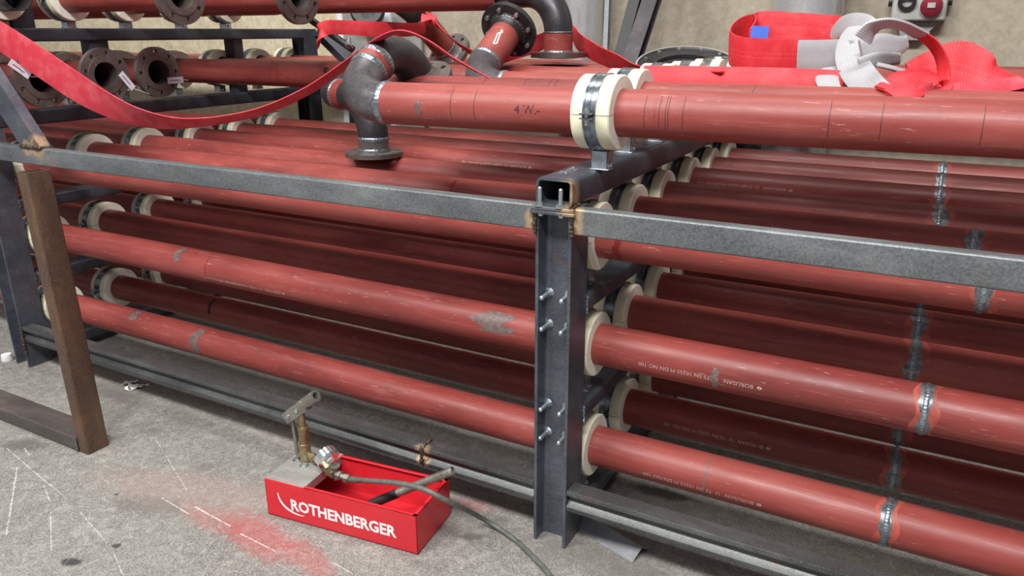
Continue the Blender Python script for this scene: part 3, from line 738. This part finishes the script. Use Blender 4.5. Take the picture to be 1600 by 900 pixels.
# black elbow on a flat flange, upper middle
S4 = at(872, 84, 3.05); S4.z = max(S4.z, 1.035)
root = empty('flanged_spool', S4, 'black bend rising from a flat flange laid on the rear top pipes', 'pipe fitting')
with Loc(root):
    flange_mb(S4+Vector((0, 0, -.014)), (0, 0, -1), hub=False).build('flange', FLANGE); up = Vector((0, 0, 1)); s0 = S4+up*.006
    bead(s0, up, w=.006, seed=21).build('weld_bead', WELD)
    s1 = s0+up*.075; pipe_mb(s0, s1).build('pipe_stub', [PRIMER, BORE]); bead(s1, up, w=.003, seed=22).build('weld_bead', SCORCH)
    path, e, d1 = arc_path(s1, up, (-1, .15, 0)); tube(path, BLACKEL); pipe_mb(e, e+d1*.35).build('pipe_stub', [BLACKEL, BORE])
# spool slanting down to a flange, left of it
a5, b5 = at(652, 24, 3.45), at(694, 74, 3.62)
root = empty('flanged_spool', b5, 'slanting spool with red middle and round flange, between the rear strap and the wall', 'pipe fitting')
with Loc(root):
    d = (b5-a5).normalized(); pipe_mb(a5, b5).build('pipe_body', [PRIMER, BORE]); bead(a5, d, w=.006, seed=31).build('weld_bead', WELD); bead(b5, d, w=.006, seed=32).build('weld_bead', WELD)
    flange_mb(b5+d*.055, d).build('flange', FLANGE)
    path, e, d1 = arc_path(a5, -d, (-.9, 0, .15)); tube(path, BLACKEL); pipe_mb(e, e+d1*.12).build('pipe_stub', [BLACKEL, BORE])
    q = on = b5.lerp(a5, .35)-FW*R; MB().cyl(q, q-FW*.012, .008, 12).build('stud', ZINC)
# big black ring flange against the wall
C6 = at(1072, 104, 3.05)
root = empty('ring_flange', C6, 'large black bolted ring flange leaning behind the top pipes', 'flange')
with Loc(root):
    ax = Vector((.1, -.30, .94)).normalized(); Rb = .20; mb = MB()
    mb.lathe([(-.010, Rb*.62), (-.010, Rb), (.010, Rb), (.010, Rb*.97), (.004, Rb*.95), (.004, Rb*.62)], C6, ax, 72); mb.build('ring', BFLANGE)
    u = ax.orthogonal().normalized(); v = ax.cross(u); rot_ = .2
    MB().lathe([(.0095, Rb*.965), (.0095, Rb*1.004), (.0125, Rb*1.004), (.0125, Rb*.965)], C6, ax, 72).build('machined_rim', GALV)
    MB().lathe([(-.03, 0), (-.03, Rb*.64), (-.012, Rb*.66), (-.012, 0)], C6, ax, 48).build('inner_disc', BLACKEL)
    for k in range(12):
        q = C6+(u*math.cos(k*PI/6+rot_)+v*math.sin(k*PI/6+rot_))*Rb*.86+ax*.004; MB().sweep([q, q+ax*.010], .008, 6).build('bolt', ZINC)

# ------------------------------------------------------------------ background things
def cyl_thing(name, label, cat, a, b, r, mat, ribs=0, rim=True):
    a, b = Vector(a), Vector(b); root = empty(name, a, label, cat)
    with Loc(root):
        ax = (b-a).normalized(); L = (b-a).length; pr_ = []
        n = 60
        outer = [(L*i/n, r+(.004 if ribs and i % max(1, n//ribs) == 0 else 0)) for i in range(n+1)]
        mb = MB(); mb.lathe([(0, r-.004)]+outer+[(L, r-.004)], a, ax, 56); mb.build('shell', mat)
        if rim: MB().lathe([(-.004, r-.006), (-.004, r+.012), (.012, r+.012), (.012, r-.006)], a, ax, 56).build('rim', mat)
    return root
cyl_thing('duct_pipe', 'upright galvanised duct behind the black bend', 'duct', Vector((-.885, 1.82, FZ+.005)), Vector((-.885, 1.82, 2.4)), .105, GALV, 6)
cyl_thing('ribbed_duct', 'shiny ribbed metal duct behind the coiled red sling', 'duct', Vector((.167, 1.785, FZ+.005)), Vector((.167, 1.785, 2.3)), .14, GALV, 30)
def beam(label, a, b, w_, h_, mat, name='steel_beam', cat='beam'):
    a, b = Vector(a), Vector(b); d = (b-a).normalized(); u = Vector((0, 1, 0)).cross(d).normalized(); v = d.cross(u)
    root = empty(name, a, label, cat, 'leaning beams by the wall')
    with Loc(root):
        t = .008; prof = [(-w_/2, -h_/2), (w_/2, -h_/2), (w_/2, -h_/2+t), (-w_/2+t, -h_/2+t), (-w_/2+t, h_/2-t), (w_/2, h_/2-t), (w_/2, h_/2), (-w_/2, h_/2)]
        MB().prism(prof, a, b, u, v).build('beam_body', mat)
    return root
beam('black steel beam leaning on the wall, left one of the pair', at(914, 300, 3.2), at(1026, -120, 3.35), .05, .05, BLACK)
beam('dark grey grooved steel beam leaning on the wall, right one of the pair', at(920, 300, 3.15), at(1058, -120, 3.3), .065, .06, BLACKEL)
beam('slim steel post standing beside the galvanised duct', at(938, 300, 3.42), at(957, -160, 3.5), .022, .03, RAIL)
# socket box on the wall
sb = at(1436, 10, 3.08); sb.y = 1.95
root = empty('socket_box', sb, 'grey wall socket box with a dark red round industrial plug socket', 'socket box')
with Loc(root):
    mb = MB(); mb.box((sb.x-.10, 1.86, sb.z-.055), (sb.x+.10, 1.9495, sb.z+.12)); mb.build('housing', SOCK, bevel=.008)
    c = Vector((sb.x+.045, 1.86, sb.z+.005)); MB().lathe([(0, 0), (0, .040), (.03, .040), (.034, .034), (.034, 0)], c, (0, -1, -.25), 32).build('red_socket', SOCKR)
    MB().box((c.x-.014, 1.823, c.z-.012), (c.x+.014, 1.826, c.z+.008)).build('socket_label', SOCK)
    c = Vector((sb.x-.045, 1.86, sb.z+.02)); MB().lathe([(0, .020), (0, .034), (.02, .034), (.02, .020)], c, (0, -1, -.25), 32).build('open_socket', BLACK)
    for sx in (-1, 1): MB().cyl((sb.x+sx*.10, 1.90, sb.z+.02), (sb.x+sx*.116, 1.90, sb.z+.02), .018, 16).build('gland', BLACK)
    mb = MB(); mb.add([(sb.x-.075, 1.90, sb.z-.056), (sb.x+.085, 1.90, sb.z-.056), (sb.x+.02, 1.90, sb.z-.13), (sb.x-.05, 1.90, sb.z-.13), (sb.x-.075, 1.949, sb.z-.056), (sb.x+.085, 1.949, sb.z-.056), (sb.x+.02, 1.949, sb.z-.13), (sb.x-.05, 1.949, sb.z-.13)],
           [(0, 1, 2, 3), (4, 5, 6, 7), (0, 1, 5, 4), (1, 2, 6, 5), (2, 3, 7, 6), (3, 0, 4, 7)]); mb.build('lower_bracket', GREY)
# panels behind, upper centre-left
def panel(px0, px1, z0, z1, mat, name, label, cat, y=1.93, t=.02):
    x0 = at_y(px0, 50, y).x; x1 = at_y(px1, 50, y).x
    m_ = MB(); m_.box((x0, y-t, z0), (x1, y, z1)); o = m_.build(name, mat, origin=((x0+x1)/2, y, z0), bevel=.002); tag(o, label, cat); return o
def at_y(px, py, y):
    d = RT*((px-800)/FPX) + DN*((py-450)/FPX) + FW; return CP+d*((y-CP.y)/d.y)
panel(531, 556, FZ, 1.7, PANEL, 'white_board', 'narrow white board by the wall, left of the grey cabinet', 'board')
panel(588, 614, FZ, 1.7, PANEL, 'white_board', 'white board with red edge line by the wall, right of the grey cabinet', 'board', 1.90)
panel(554, 590, FZ, 1.7, GREY, 'grey_cabinet', 'grey cabinet standing by the wall behind the rear strap', 'cabinet', 1.85, .10)
panel(614, 660, FZ, 1.45, GREY, 'grey_board', 'dull grey board by the wall behind the slanting spool', 'board', 1.92)
c = at_y(574, 16, 1.70); mb = MB(); mb.lathe([(-.03, .055), (-.03, .085), (-.01, .095), (.01, .095), (.03, .085), (.03, .055)], c, (.5, -.8, .3), 40); tag(mb.build('rubber_wheel', BLACK, origin=c), 'black rubber wheel hung on the grey cabinet', 'wheel')
p = at_y(598, 62, 1.875); mb = MB(); mb.box((p.x-.05, 1.872, p.z-.012), (p.x+.05, 1.8798, p.z+.012)); tag(mb.build('red_sign', REDPAINT, origin=p), 'small red strip on the white board', 'sign')
# dark machine strut with bolt, behind the strap at upper centre-left
a, b = at(478, 28, 3.5), at(545, 95, 3.6)
root = empty('tie_bar', a, 'dark slanting tie bars with a bright bolt near the rack end post', 'bar')
with Loc(root):
    MB().cyl(at(470, 20, 3.4), at(552, 78, 3.4), .016, 12).build('bar', BLACKEL); MB().prism(rect(.05, .05), at(500, 50, 3.5), at(560, 110, 3.5), (1, 0, 0), (0, .7, .7)).build('bar', DARK)
    q = at(545, 62, 3.36); MB().cyl(q, q+Vector((.02, -.03, -.03)), .014, 12).build('bolt', ZINC)

# ------------------------------------------------------------------ slings (webbing)
def spline(P, n):
    "Catmull-Rom through points"
    P = [Vector(p) for p in P]; out = []; N = len(P)
    for i in range(n+1):
        t = i/n*(N-1); k = min(int(t), N-2); f = t-k
        p0 = P[max(k-1, 0)]; p1 = P[k]; p2 = P[k+1]; p3 = P[min(k+2, N-1)]
        out.append(.5*((2*p1)+(p2-p0)*f+(2*p0-5*p1+4*p2-p3)*f*f+(3*p1-p0-3*p2+p3)*f**3))
    return out
def ribbon(name, path, wdir, width, mat, thick=.005, n=80, parent=None, closed=False):
    C_ = spline(path, n); Wd = spline(wdir, n); 
    if isinstance(width, (int, float)): Ws = [width]*(n+1)
    else: Ws = [v.x for v in spline([(q, 0, 0) for q in width], n)]
    vs = []; uvs = []; s = 0; m_ = 7
    for i in range(n+1):
        T = (C_[min(i+1, n)]-C_[max(i-1, 0)]).normalized(); W_ = Wd[i]-T*Wd[i].dot(T); W_ = W_.normalized(); N_ = T.cross(W_)
        if i: s += (C_[i]-C_[i-1]).length
        for side in (1, -1):
            for j in range(m_):
                q = j/(m_-1); e = 1-.55*abs(2*q-1)**6
                vs.append(C_[i]+W_*(q-.5)*Ws[i]+N_*side*thick/2*e); uvs.append((s, q))
    K = 2*m_; fs = []
    for i in range(n):
        for j in range(m_-1):
            fs.append((i*K+j, i*K+j+1, (i+1)*K+j+1, (i+1)*K+j)); a = i*K+m_+j; fs.append((a+1, a, a+K, a+K+1))
        fs.append((i*K, i*K+m_, (i+1)*K+m_, (i+1)*K)); fs.append((i*K+m_-1, (i+1)*K+m_-1, (i+1)*K+2*m_-1, i*K+2*m_-1))
    for i in (0, n):
        for j in range(m_-1): fs.append((i*K+j, i*K+j+1, i*K+m_+j+1, i*K+m_+j))
    me = bpy.data.meshes.new(name); me.from_pydata([tuple(v) for v in vs], [], fs); me.materials.append(mat)
    uv = me.uv_layers.new(name='UVMap')
    for lp in me.loops: uv.data[lp.index].uv = uvs[lp.vertex_index]
    bm = bmesh.new(); bm.from_mesh(me); bmesh.ops.recalc_face_normals(bm, faces=bm.faces); bm.to_mesh(me); bm.free()
    me.polygons.foreach_set('use_smooth', [True]*len(me.polygons)); me.set_sharp_from_angle(angle=math.radians(60))
    o = bpy.data.objects.new(name, me); COL.objects.link(o)
    if parent: o.parent = parent
    return o
SL0 = at(0, 55, 2.95)
root = empty('lifting_sling', SL0, 'faded red lifting strap sagging from upper left over the double elbow', 'lifting sling')
with Loc(root):
    pth = [at(-60, 20, 3.0), at(0, 57, 2.9), at(60, 96, 2.83), at(120, 136, 2.76), at(180, 168, 2.70), at(240, 187, 2.64), at(310, 191, 2.58), at(400, 176, 2.52), at(480, 142, 2.45), at(545, 97, 2.38),
           at(585, 66, 2.30), at(625, 49, 2.20), at(665, 62, 2.20), at(710, 92, 2.22), at(765, 122, 2.24)]
    wd = [(.35, .0, .9), (.35, .0, .9), (.35, -.05, .9), (.3, -.15, .85), (.15, -.35, .75), (.05, -.6, .6), (.1, -.85, .35), (.1, -.9, .28), (.1, -.9, .25), (.2, -.9, .15), (.3, -.9, .1), (.5, -.85, .1), (.6, -.8, .1), (.6, -.8, .1), (.4, -.9, .1)]
    ribbon('strap_webbing', pth, wd, [.12, .12, .125, .13, .12, .10, .085, .065, .055, .055, .05, .05, .05, .05, .05], WEBP, .006, 120)
RS = at(500, 50, 3.2)
root = empty('lifting_sling', RS, 'red lifting strap stretched behind, looped round the rack end post', 'lifting sling')
with Loc(root):
    pth = [at(500, 66, 3.35), at(498, 58, 3.05), at(508, 44, 3.0), at(540, 43, 3.05), at(600, 46, 3.15), at(660, 44, 3.3), at(668, 24, 3.38), at(690, 45, 3.35), at(720, 72, 3.2), at(760, 92, 3.1), at(800, 80, 3.1), at(845, 66, 3.25), at(872, 50, 3.45), at(892, 48, 3.35),
           at(905, 66, 3.15), at(930, 82, 2.95), at(965, 98, 2.75), at(1000, 108, 2.5), at(1040, 112, 2.35), at(1090, 113, 2.25), at(1140, 114, 2.15)]
    wd = [(.3, .2, .9), (.3, .2, .9), (.1, .1, 1), (0, .0, 1), (0, 0, 1), (0, .3, .8), (0, .9, .3), (.2, -.8, .3), (.3, -.8, .3), (.1, -.5, .8), (0, -.1, 1), (0, 0, 1), (.3, 0, 1), (.4, -.3, .8), (.3, -.5, .7), (.2, -.6, .6), (.15, -.7, .5), (.1, -.9, .3), (.05, -1, .2), (0, -1, .15), (0, -1, .1)]
    ribbon('strap_webbing', pth, wd, [.06, .06, .055, .055, .06, .05, .045, .045, .045, .06, .07, .07, .06, .05, .075, .085, .085, .085, .08, .08, .08], WEB, .006, 150)
# coiled sling on the right
CO = Vector((.40, .22, 1.0))
root = empty('coiled_sling', CO, 'bright red coiled sling with white sleeved eye on the top pipes', 'lifting sling')
with Loc(root):
    Z = (0, 0, 1)
    # flat tail lying along the second pipe under the coil
    ribbon('strap_webbing', [at(1005, 116, 2.22), at(1080, 117, 2.18), at(1160, 119, 2.12), at(1230, 121, 2.06), at(1320, 126, 1.95)], [(0, .45, 1)]*5, .052, WEB, .006, 40)
    # outer loop: front run, left bend, rear run
    ribbon('coil_loop', [at(1310, 88, 2.12), at(1262, 88, 2.17), at(1200, 87, 2.22), at(1160, 84, 2.27), at(1141, 75, 2.34), at(1147, 60, 2.42), at(1166, 48, 2.49), at(1200, 43, 2.53), at(1240, 43, 2.52), at(1290, 47, 2.47), at(1325, 50, 2.40)],
           [(.02, -.12, 1)]*3+[(-.02, -.1, 1), (-.05, 0, 1), (-.05, .1, 1), (0, .15, 1)]+[(0, .15, 1)]*4, [.094]*11, WEB, .008, 90)
    ribbon('coil_loop', [at(1310, 56, 2.36), at(1275, 46, 2.40), at(1235, 38, 2.45), at(1200, 36, 2.48), at(1182, 38, 2.49), at(1178, 50, 2.45), at(1170, 60, 2.40)], [(0, .1, 1)]*7, [.05, .06, .07, .075, .07, .06, .05], WEB, .007, 60)
    ribbon('coil_loop', [at(1305, 80, 2.20), at(1280, 66, 2.30), at(1250, 60, 2.36), at(1210, 60, 2.40), at(1170, 64, 2.38)], [(0, .1, 1)]*5, [.05, .06, .07, .07, .06], WEB, .007, 50)
    # blue tag
    q = at(1187, 50, 2.30); mb = MB(); mb.prism(rect(.052, .034), q+Vector((0, -.001, 0)), q+Vector((0, .002, 0)), (1, 0, -.06), (0, .2, 1)); mb.build('blue_tag', BLUE)
    # white sleeve on the front run
    ribbon('white_sleeve', [at(1247, 88, 2.175), at(1275, 88, 2.14), at(1312, 87, 2.09), at(1330, 88, 2.03)], [(.02, -.12, 1)]*4, [.088, .087, .085, .08], SLEEVE, .014, 20)
    # eye of the sling: sleeve folds down in front, arches over and comes back red
    ribbon('white_sleeve', [at(1338, 44, 2.08), at(1331, 60, 2.05), at(1329, 84, 2.00), at(1338, 110, 1.93), at(1358, 133, 1.86), at(1384, 150, 1.81)], [(1, -.1, .1), (1, -.2, .1), (1, -.2, .15), (.9, -.2, .35), (.75, -.2, .5), (.6, -.2, .6)], [.05, .065, .075, .075, .068, .05], SLEEVE, .013, 50)
    ribbon('white_sleeve', [at(1300, 58, 2.34), at(1312, 44, 2.28), at(1330, 38, 2.20), at(1350, 40, 2.12), at(1366, 52, 2.06)], [(0, .3, 1), (0, .4, .9), (0, .6, .8), (.2, .5, .8), (.4, .3, .8)], [.06, .065, .065, .06, .05], SLEEVE, .012, 50)
    ribbon('white_sleeve', [at(1348, 62, 1.84), at(1360, 46, 1.83), at(1383, 37, 1.82), at(1412, 41, 1.83), at(1440, 55, 1.85)], [(.55, .5, -.45), (.4, .7, -.4), (.1, .85, -.35), (-.1, .85, -.3), (-.4, .75, -.3)], [.05, .05, .045, .045, .045], SLEEVE, .012, 50)
    ribbon('eye_strap', [at(1440, 55, 1.85), at(1458, 70, 1.855), at(1471, 92, 1.86), at(1474, 115, 1.86), at(1466, 137, 1.85), at(1445, 148, 1.83)], [(-.45, .75, -.25), (-.5, .75, -.2), (-.6, .7, 0), (-.6, .7, .1), (-.5, .75, .3), (-.2, .8, .6)], [.045, .045, .042, .04, .045, .05], WEB, .007, 50)
    ribbon('white_sleeve', [at(1345, 78, 1.93), at(1375, 70, 1.93), at(1400, 72, 1.94), at(1416, 66, 1.95)], [(0, .2, 1)]*4, [.05, .055, .05, .035], SLEEVE, .014, 30)
    ribbon('white_sleeve', [at(1342, 100, 1.93), at(1372, 92, 1.92), at(1405, 92, 1.93)], [(0, .2, 1)]*3, [.03, .035, .028], SLEEVE, .012, 30)
    ribbon('white_sleeve', [at(1298, 108, 2.05), at(1292, 124, 1.97), at(1302, 144, 1.90)], [(1, -.1, .1), (1, -.1, .1), (.9, -.1, .4)], [.05, .055, .04], SLEEVE, .012, 30)
    ribbon('white_sleeve', [at(1370, 101, 1.86), at(1392, 106, 1.85), at(1412, 112, 1.85)], [(0, .5, 1)]*3, .012, SLEEVE, .010, 16)
    # layered red folds in front of the eye
    ribbon('fold', [at(1395, 152, 1.76), at(1420, 140, 1.77), at(1440, 126, 1.80), at(1462, 124, 1.81), at(1476, 134, 1.80), at(1472, 146, 1.78)], [(-.3, .8, .6)]*3+[(-.2, .9, .3)]*3, [.06, .065, .06, .05, .04, .03], WEB, .009, 50)
    ribbon('fold', [at(1380, 140, 1.80), at(1410, 124, 1.82), at(1445, 116, 1.86), at(1470, 128, 1.88)], [(-.2, .9, .4)]*4, [.05, .06, .06, .05], WEB, .008, 40)
    ribbon('fold', [at(1432, 147, 1.775), at(1445, 141, 1.775), at(1456, 134, 1.78)], [(.15, .3, .9)]*3, [.02, .03, .022], WEBP, .008, 16)
root = empty('lifting_sling', at(1520, 120, 1.9), 'spread end of a red sling running off the right edge over the top pipes', 'lifting sling')
with Loc(root):
    ribbon('strap_webbing', [at(1425, 122, 1.97), at(1455, 110, 1.97), at(1485, 105, 1.95), at(1510, 110, 1.92), at(1545, 122, 1.88), at(1600, 130, 1.86), at(1660, 134, 1.84)],
           [(-.02, .35, .75), (.0, .3, .85), (.02, .25, 1), (.05, .35, .95), (.1, .6, .6), (.1, .9, .25), (.1, .95, .2)], [.085, .10, .13, .125, .10, .085, .08], WEB, .007, 70)
    ribbon('fold', [at(1470, 146, 1.86), at(1500, 141, 1.84), at(1540, 138, 1.82), at(1600, 128, 1.84)], [(.1, .9, .5)]*4, [.06, .07, .05, .04], WEBP, .006, 40)
    ribbon('fold', [at(1505, 86, 1.98), at(1522, 98, 1.98), at(1545, 112, 1.96)], [(.2, .2, 1)]*3, [.08, .06, .03], WEB, .006, 20)

# ------------------------------------------------------------------ rusty frame in front, left
root = empty('tube_frame', (-1.65, -.47, FZ), 'rusty brown box section standing upright on a flat foot, front left', 'steel frame')
with Loc(root):
    def leaf(mb, name, mat): return mb.build(name, mat)
    o_ = leaf(rhs(-1.674, -1.622, -.522, -.444, FZ, .730, 'z', .004, .006), 'upright_tube', RUST)
    for v in o_.data.vertices: v.co.x -= .029*(v.co.z-FZ)/.95
    leaf(rhs(-4.2, -1.676, -.526, -.430, FZ, FZ+.052, 'x', .004, .006), 'foot_tube', RUSTD)
    mb = MB(); mb.sweep([(-1.675, -.525, FZ+.004), (-1.675, -.525, FZ+.05)], .004, 8); leaf(mb, 'weld_bead', SCORCH)

# ------------------------------------------------------------------ pressure test pump
BX = Vector((-.600, -.346, FZ)); ang = math.atan2(.059, .499); BM = Matrix.Translation(BX) @ Matrix.Rotation(ang, 4, 'Z')
L_, D_, H_ = .502, .198, .122
root = bpy.data.objects.new('test_pump', None); COL.objects.link(root); tag(root, 'red pressure testing pump with open trough, brass cylinder and hose, on the concrete floor', 'test pump'); root.matrix_world = BM
def bp(mb, name, mat, bevel=0, parent=None): o = mb.build(name, mat, parent or root, bevel=bevel); return o
t = .004; mb = MB(); x0, x1, y0, y1 = -L_/2, L_/2, -D_/2, D_/2
mb.box((x0, y0, .002), (x1, y1, .006)); mb.box((x0, y0, .002), (x1, y0+t, H_)); mb.box((x0+.14, y1-t, .002), (x1, y1, H_)); mb.box((x0, y1-t, .002), (x0+.14, y1, H_-.008)); mb.box((x0, y0, .002), (x0+t, y1, H_-.008)); mb.box((x1-t, y0, .002), (x1, y1, H_))
mb.box((x0+.135, y0, H_-.002), (x1, y0+.013, H_)); mb.box((x0+.135, y1-.013, H_-.002), (x1, y1, H_)); mb.box((x1-.013, y0, H_-.002), (x1, y1, H_))
bp(mb, 'trough', REDPAINT, .0015)
mb = MB(); mb.box((x0-.003, y0+.006, H_-.007), (x0+.135, y1+.006, H_-.002)); mb.box((x0+.131, y0+.006, H_-.03), (x0+.135, y1-.006, H_-.006)); bp(mb, 'cover_plate', PLATE, .001)
vs, fs = text_mesh('ROTHENBERGER', .049, .0017); W0 = max(v.x for v in vs); k = .352/W0
mb = MB(); mb.add([(x0+.086+v.x*k, y0-.0008, .040+v.y) for v in vs], fs); bp(mb, 'brand_lettering', WHITE)
# swoosh
mb = MB(); q = []; q2 = []
for i in range(17):
    a_ = math.radians(178+i*100/16); w_ = .0012+.0045*math.sin(PI*min(1, i/16*.95+.05)); cx, cz = x0+.122, .084
    q.append((cx+(.076+w_)*math.cos(a_), y0-.0008, cz+(.056+w_)*math.sin(a_))); q2.append((cx+(.076-w_*.4)*math.cos(a_), y0-.0008, cz+(.056-w_*.4)*math.sin(a_)))
mb.add(q+q2, [(i, i+1, 18+i, 17+i) for i in range(16)]); bp(mb, 'brand_swoosh', WHITE)
# pump cylinder on the cover plate
CYL = Vector((x0+.052, .03, H_-.002))
mb = MB(); mb.lathe([(0, 0), (0, .0175), (.06, .0175), (.062, .0145), (.105, .0145), (.107, .0165), (.116, .0165), (.118, .010), (.175, .010), (.175, 0)], CYL, (0, 0, 1), 28); cy = bp(mb, 'pump_cylinder', BRASS)
for dx, dy in ((-.028, -.006), (.012, -.026)):
    mb = MB(); mb.sweep([CYL+Vector((dx, dy, 0)), CYL+Vector((dx, dy, .006))], .009, 6); mb.lathe([(0, .0), (0, .014), (.002, .014), (.002, 0)], CYL+Vector((dx, dy, 0)), (0, 0, 1), 20); bp(mb, 'base_nut', ZINC)
top = CYL+Vector((0, 0, .172))
mb = MB(); a_ = Vector((-.040, 0, .125))+CYL; mb.prism(rect(.010, .006), CYL+Vector((-.030, 0, .012)), a_+Vector((.004, 0, .02)), (1, 0, 0), (0, 1, 0)); mb.prism(rect(.012, .018), CYL+Vector((-.034, 0, .0)), CYL+Vector((-.010, 0, .03)), (1, 0, 0), (0, 1, 0)); bp(mb, 'link_arm', CAST)
mb = MB(); pv = top+Vector((-.008, 0, .0)); hd = Vector((.80, .05, .62)).normalized(); hn = Vector((-.62, 0, .80))
mb.prism(rect(.036, .030), pv-hd*.056, pv+hd*.036, hn, (0, 1, 0)); bp(mb, 'lever_head', CAST, .003)
mb = MB(); mb.lathe([(0, .011), (0, .0175), (.072, .0175), (.072, .011)], pv+hd*.012+hn*.004, hd, 28); hs = bp(mb, 'handle_socket', CAST)
for q in (pv-hd*.036, pv+hd*.004): mb = MB(); mb.cyl(q+Vector((0, -.019, 0)), q+Vector((0, .019, 0)), .006, 14); bp(mb, 'pivot_pin', ZINC)
# valve line, gauge and hose
v0 = CYL+Vector((.010, -.002, .028)); v1 = CYL+Vector((.126, -.046, .020))
mb = MB(); mb.cyl(v0, v1, .010, 16); dv = (v1-v0).normalized()
for f_ in (.25, .6, .85): mb.sweep([v0.lerp(v1, f_)-dv*.007, v0.lerp(v1, f_)+dv*.007], .0135, 6)
mb.sweep([v1-dv*.012, v1+dv*.02], .017, 6); bp(mb, 'valve_line', BRASS)
g0 = v1+Vector((-.004, .0, .016)); ga = Vector((.55, -.55, .35)).normalized(); gc = v1+Vector((-.012, -.002, .046))
mb = MB(); mb.cyl(v1+Vector((-.012, 0, 0)), gc, .006, 12); bp(mb, 'gauge_stem', BRASS)
mb = MB(); mb.lathe([(-.018, 0), (-.018, .028), (-.012, .034), (.010, .034), (.013, .031), (.013, 0)], gc, (-.80, .30, .35), 36); gg = bp(mb, 'pressure_gauge', CHROME)
mb = MB(); mb.lathe([(.0131, 0), (.0131, .025), (.0136, .025), (.0136, 0)], gc, (-.80, .30, .35), 30); mb.lathe([(-.0185, 0), (-.0185, .012), (-.021, .012), (-.021, 0)], gc, (-.80, .30, .35), 30); bp(mb, 'gauge_dial', WHITE)
mb = MB(); e1 = v1+dv*.02; u1 = Vector((.95, -.12, -.05)).normalized(); mb.cyl(e1, e1+u1*.055, .009, 14); mb.sweep([e1+u1*.008, e1+u1*.02], .014, 6); mb.sweep([e1+u1*.035, e1+u1*.05], .013, 6); mb.cyl(e1+Vector((0, .0, -.018)), e1+Vector((0, 0, .024)), .007, 12)
mb.lathe([(.024, .006), (.024, .014), (.028, .014), (.028, .006)], e1, (0, 0, 1), 20); bp(mb, 'valve_body', CAST)
iv = BM.inverted(); hp = [e1+u1*.05]
for q in (at(620, 755, 1.97), at(690, 785, 1.93), at(750, 815, 1.89), at(800, 850, 1.86)): hp.append(iv @ q)
def gnd(px, py, h=.009):
    d = RT*((px-800)/FPX) + DN*((py-450)/FPX) + FW; return CP + d*((FZ+h-CP.z)/d.z)
P0 = BM @ (e1+u1*.05)
hp = [e1+u1*.05, iv @ P0.lerp(gnd(865, 905), .0)]
world = [P0, at(640, 758, 2.02), at(700, 783, 1.99), gnd(757, 812, .035), gnd(800, 840), gnd(835, 872), gnd(862, 905), gnd(900, 990)]
hp = [iv @ q for q in world]
mb = MB(); mb.sweep(spline(hp, 70), .0072, 14); bp(mb, 'hose', RUBBER)
mb = MB(); d_ = (hp[1]-hp[0]).normalized(); mb.cyl(hp[0], hp[0]+d_*.04, .0095, 14); bp(mb, 'hose_ferrule', CAST)
# separate lever tube lying in the trough
ha = BM @ Vector((.02, -.035, .045)); hb = at(708, 735, 2.11)
root2 = empty('pump_handle', ha, 'loose grey tube lever resting across the rear rim of the red trough', 'lever')
with Loc(root2):
    dd = (hb-ha).normalized(); MB().lathe([(0, .0085), (0, .012), ((hb-ha).length, .012), ((hb-ha).length, .0085)], ha, dd, 24).build('lever_tube', CAST)
    MB().lathe([(-.02, 0), (-.02, .0135), (.14, .0135), (.14, .0118), (0, .0118)], ha, dd, 24).build('rubber_grip', BLACK)

# ------------------------------------------------------------------ small things on the floor
random.seed(5)
q = gnd(208, 604, .0); mb = MB(); n = 12; vs = []; fs = []
for i in range(n):
    for j in range(6):
        u = (i/(n-1)-.5)*.085; v = (j/5-.5)*.045; z = .006+.006*math.sin(i*1.3+j*.8)+random.uniform(-.003, .004)
        vs.append((q.x+u+.01*math.sin(j*2), q.y+v+.02*math.sin(i*.7), q.z+max(.001, z)))
for i in range(n-1):
    for j in range(5):
        if (i in (3, 4) and j > 2) or (i == 7 and j < 2): continue
        a = i*6+j; fs.append((a, a+1, a+7, a+6))
mb.add(vs, fs); o = mb.build('crumpled_paper', TISSUE, origin=q, flat=True); so = o.modifiers.new('thick', 'SOLIDIFY'); so.thickness = .001; tag(o, 'crumpled white paper scrap on the floor before the bottom rail', 'paper scrap')
a, b = gnd(905, 812, 0), gnd(1003, 868, 0); d = (b-a).normalized(); s_ = Vector((-d.y, d.x, 0))
mb = MB(); mb.prism([(-.042, .0), (-.040, 0), (-.001, .024), (.030, .001), (.0325, .001), (-.001, .027)], a+Vector((0, 0, .0005))-d*.05, b+Vector((0, 0, .0005)), s_, (0, 0, 1)); tag(mb.build('angle_offcut', PLATE2 if False else m_plain('pale_sheet_metal', (.27, .28, .30), .35, .3, .15), origin=a), 'grey folded metal offcut on the floor under the right bottom rail', 'metal offcut')
q = gnd(12, 563, 0); mb = MB(); mb.lathe([(0, 0), (0, .022), (.006, .024), (.03, .020), (.034, 0)], q, (0, 0, 1), 20); tag(mb.build('plastic_cap', WHITE, origin=q), 'small white plastic cap on the floor beside the far post', 'cap')
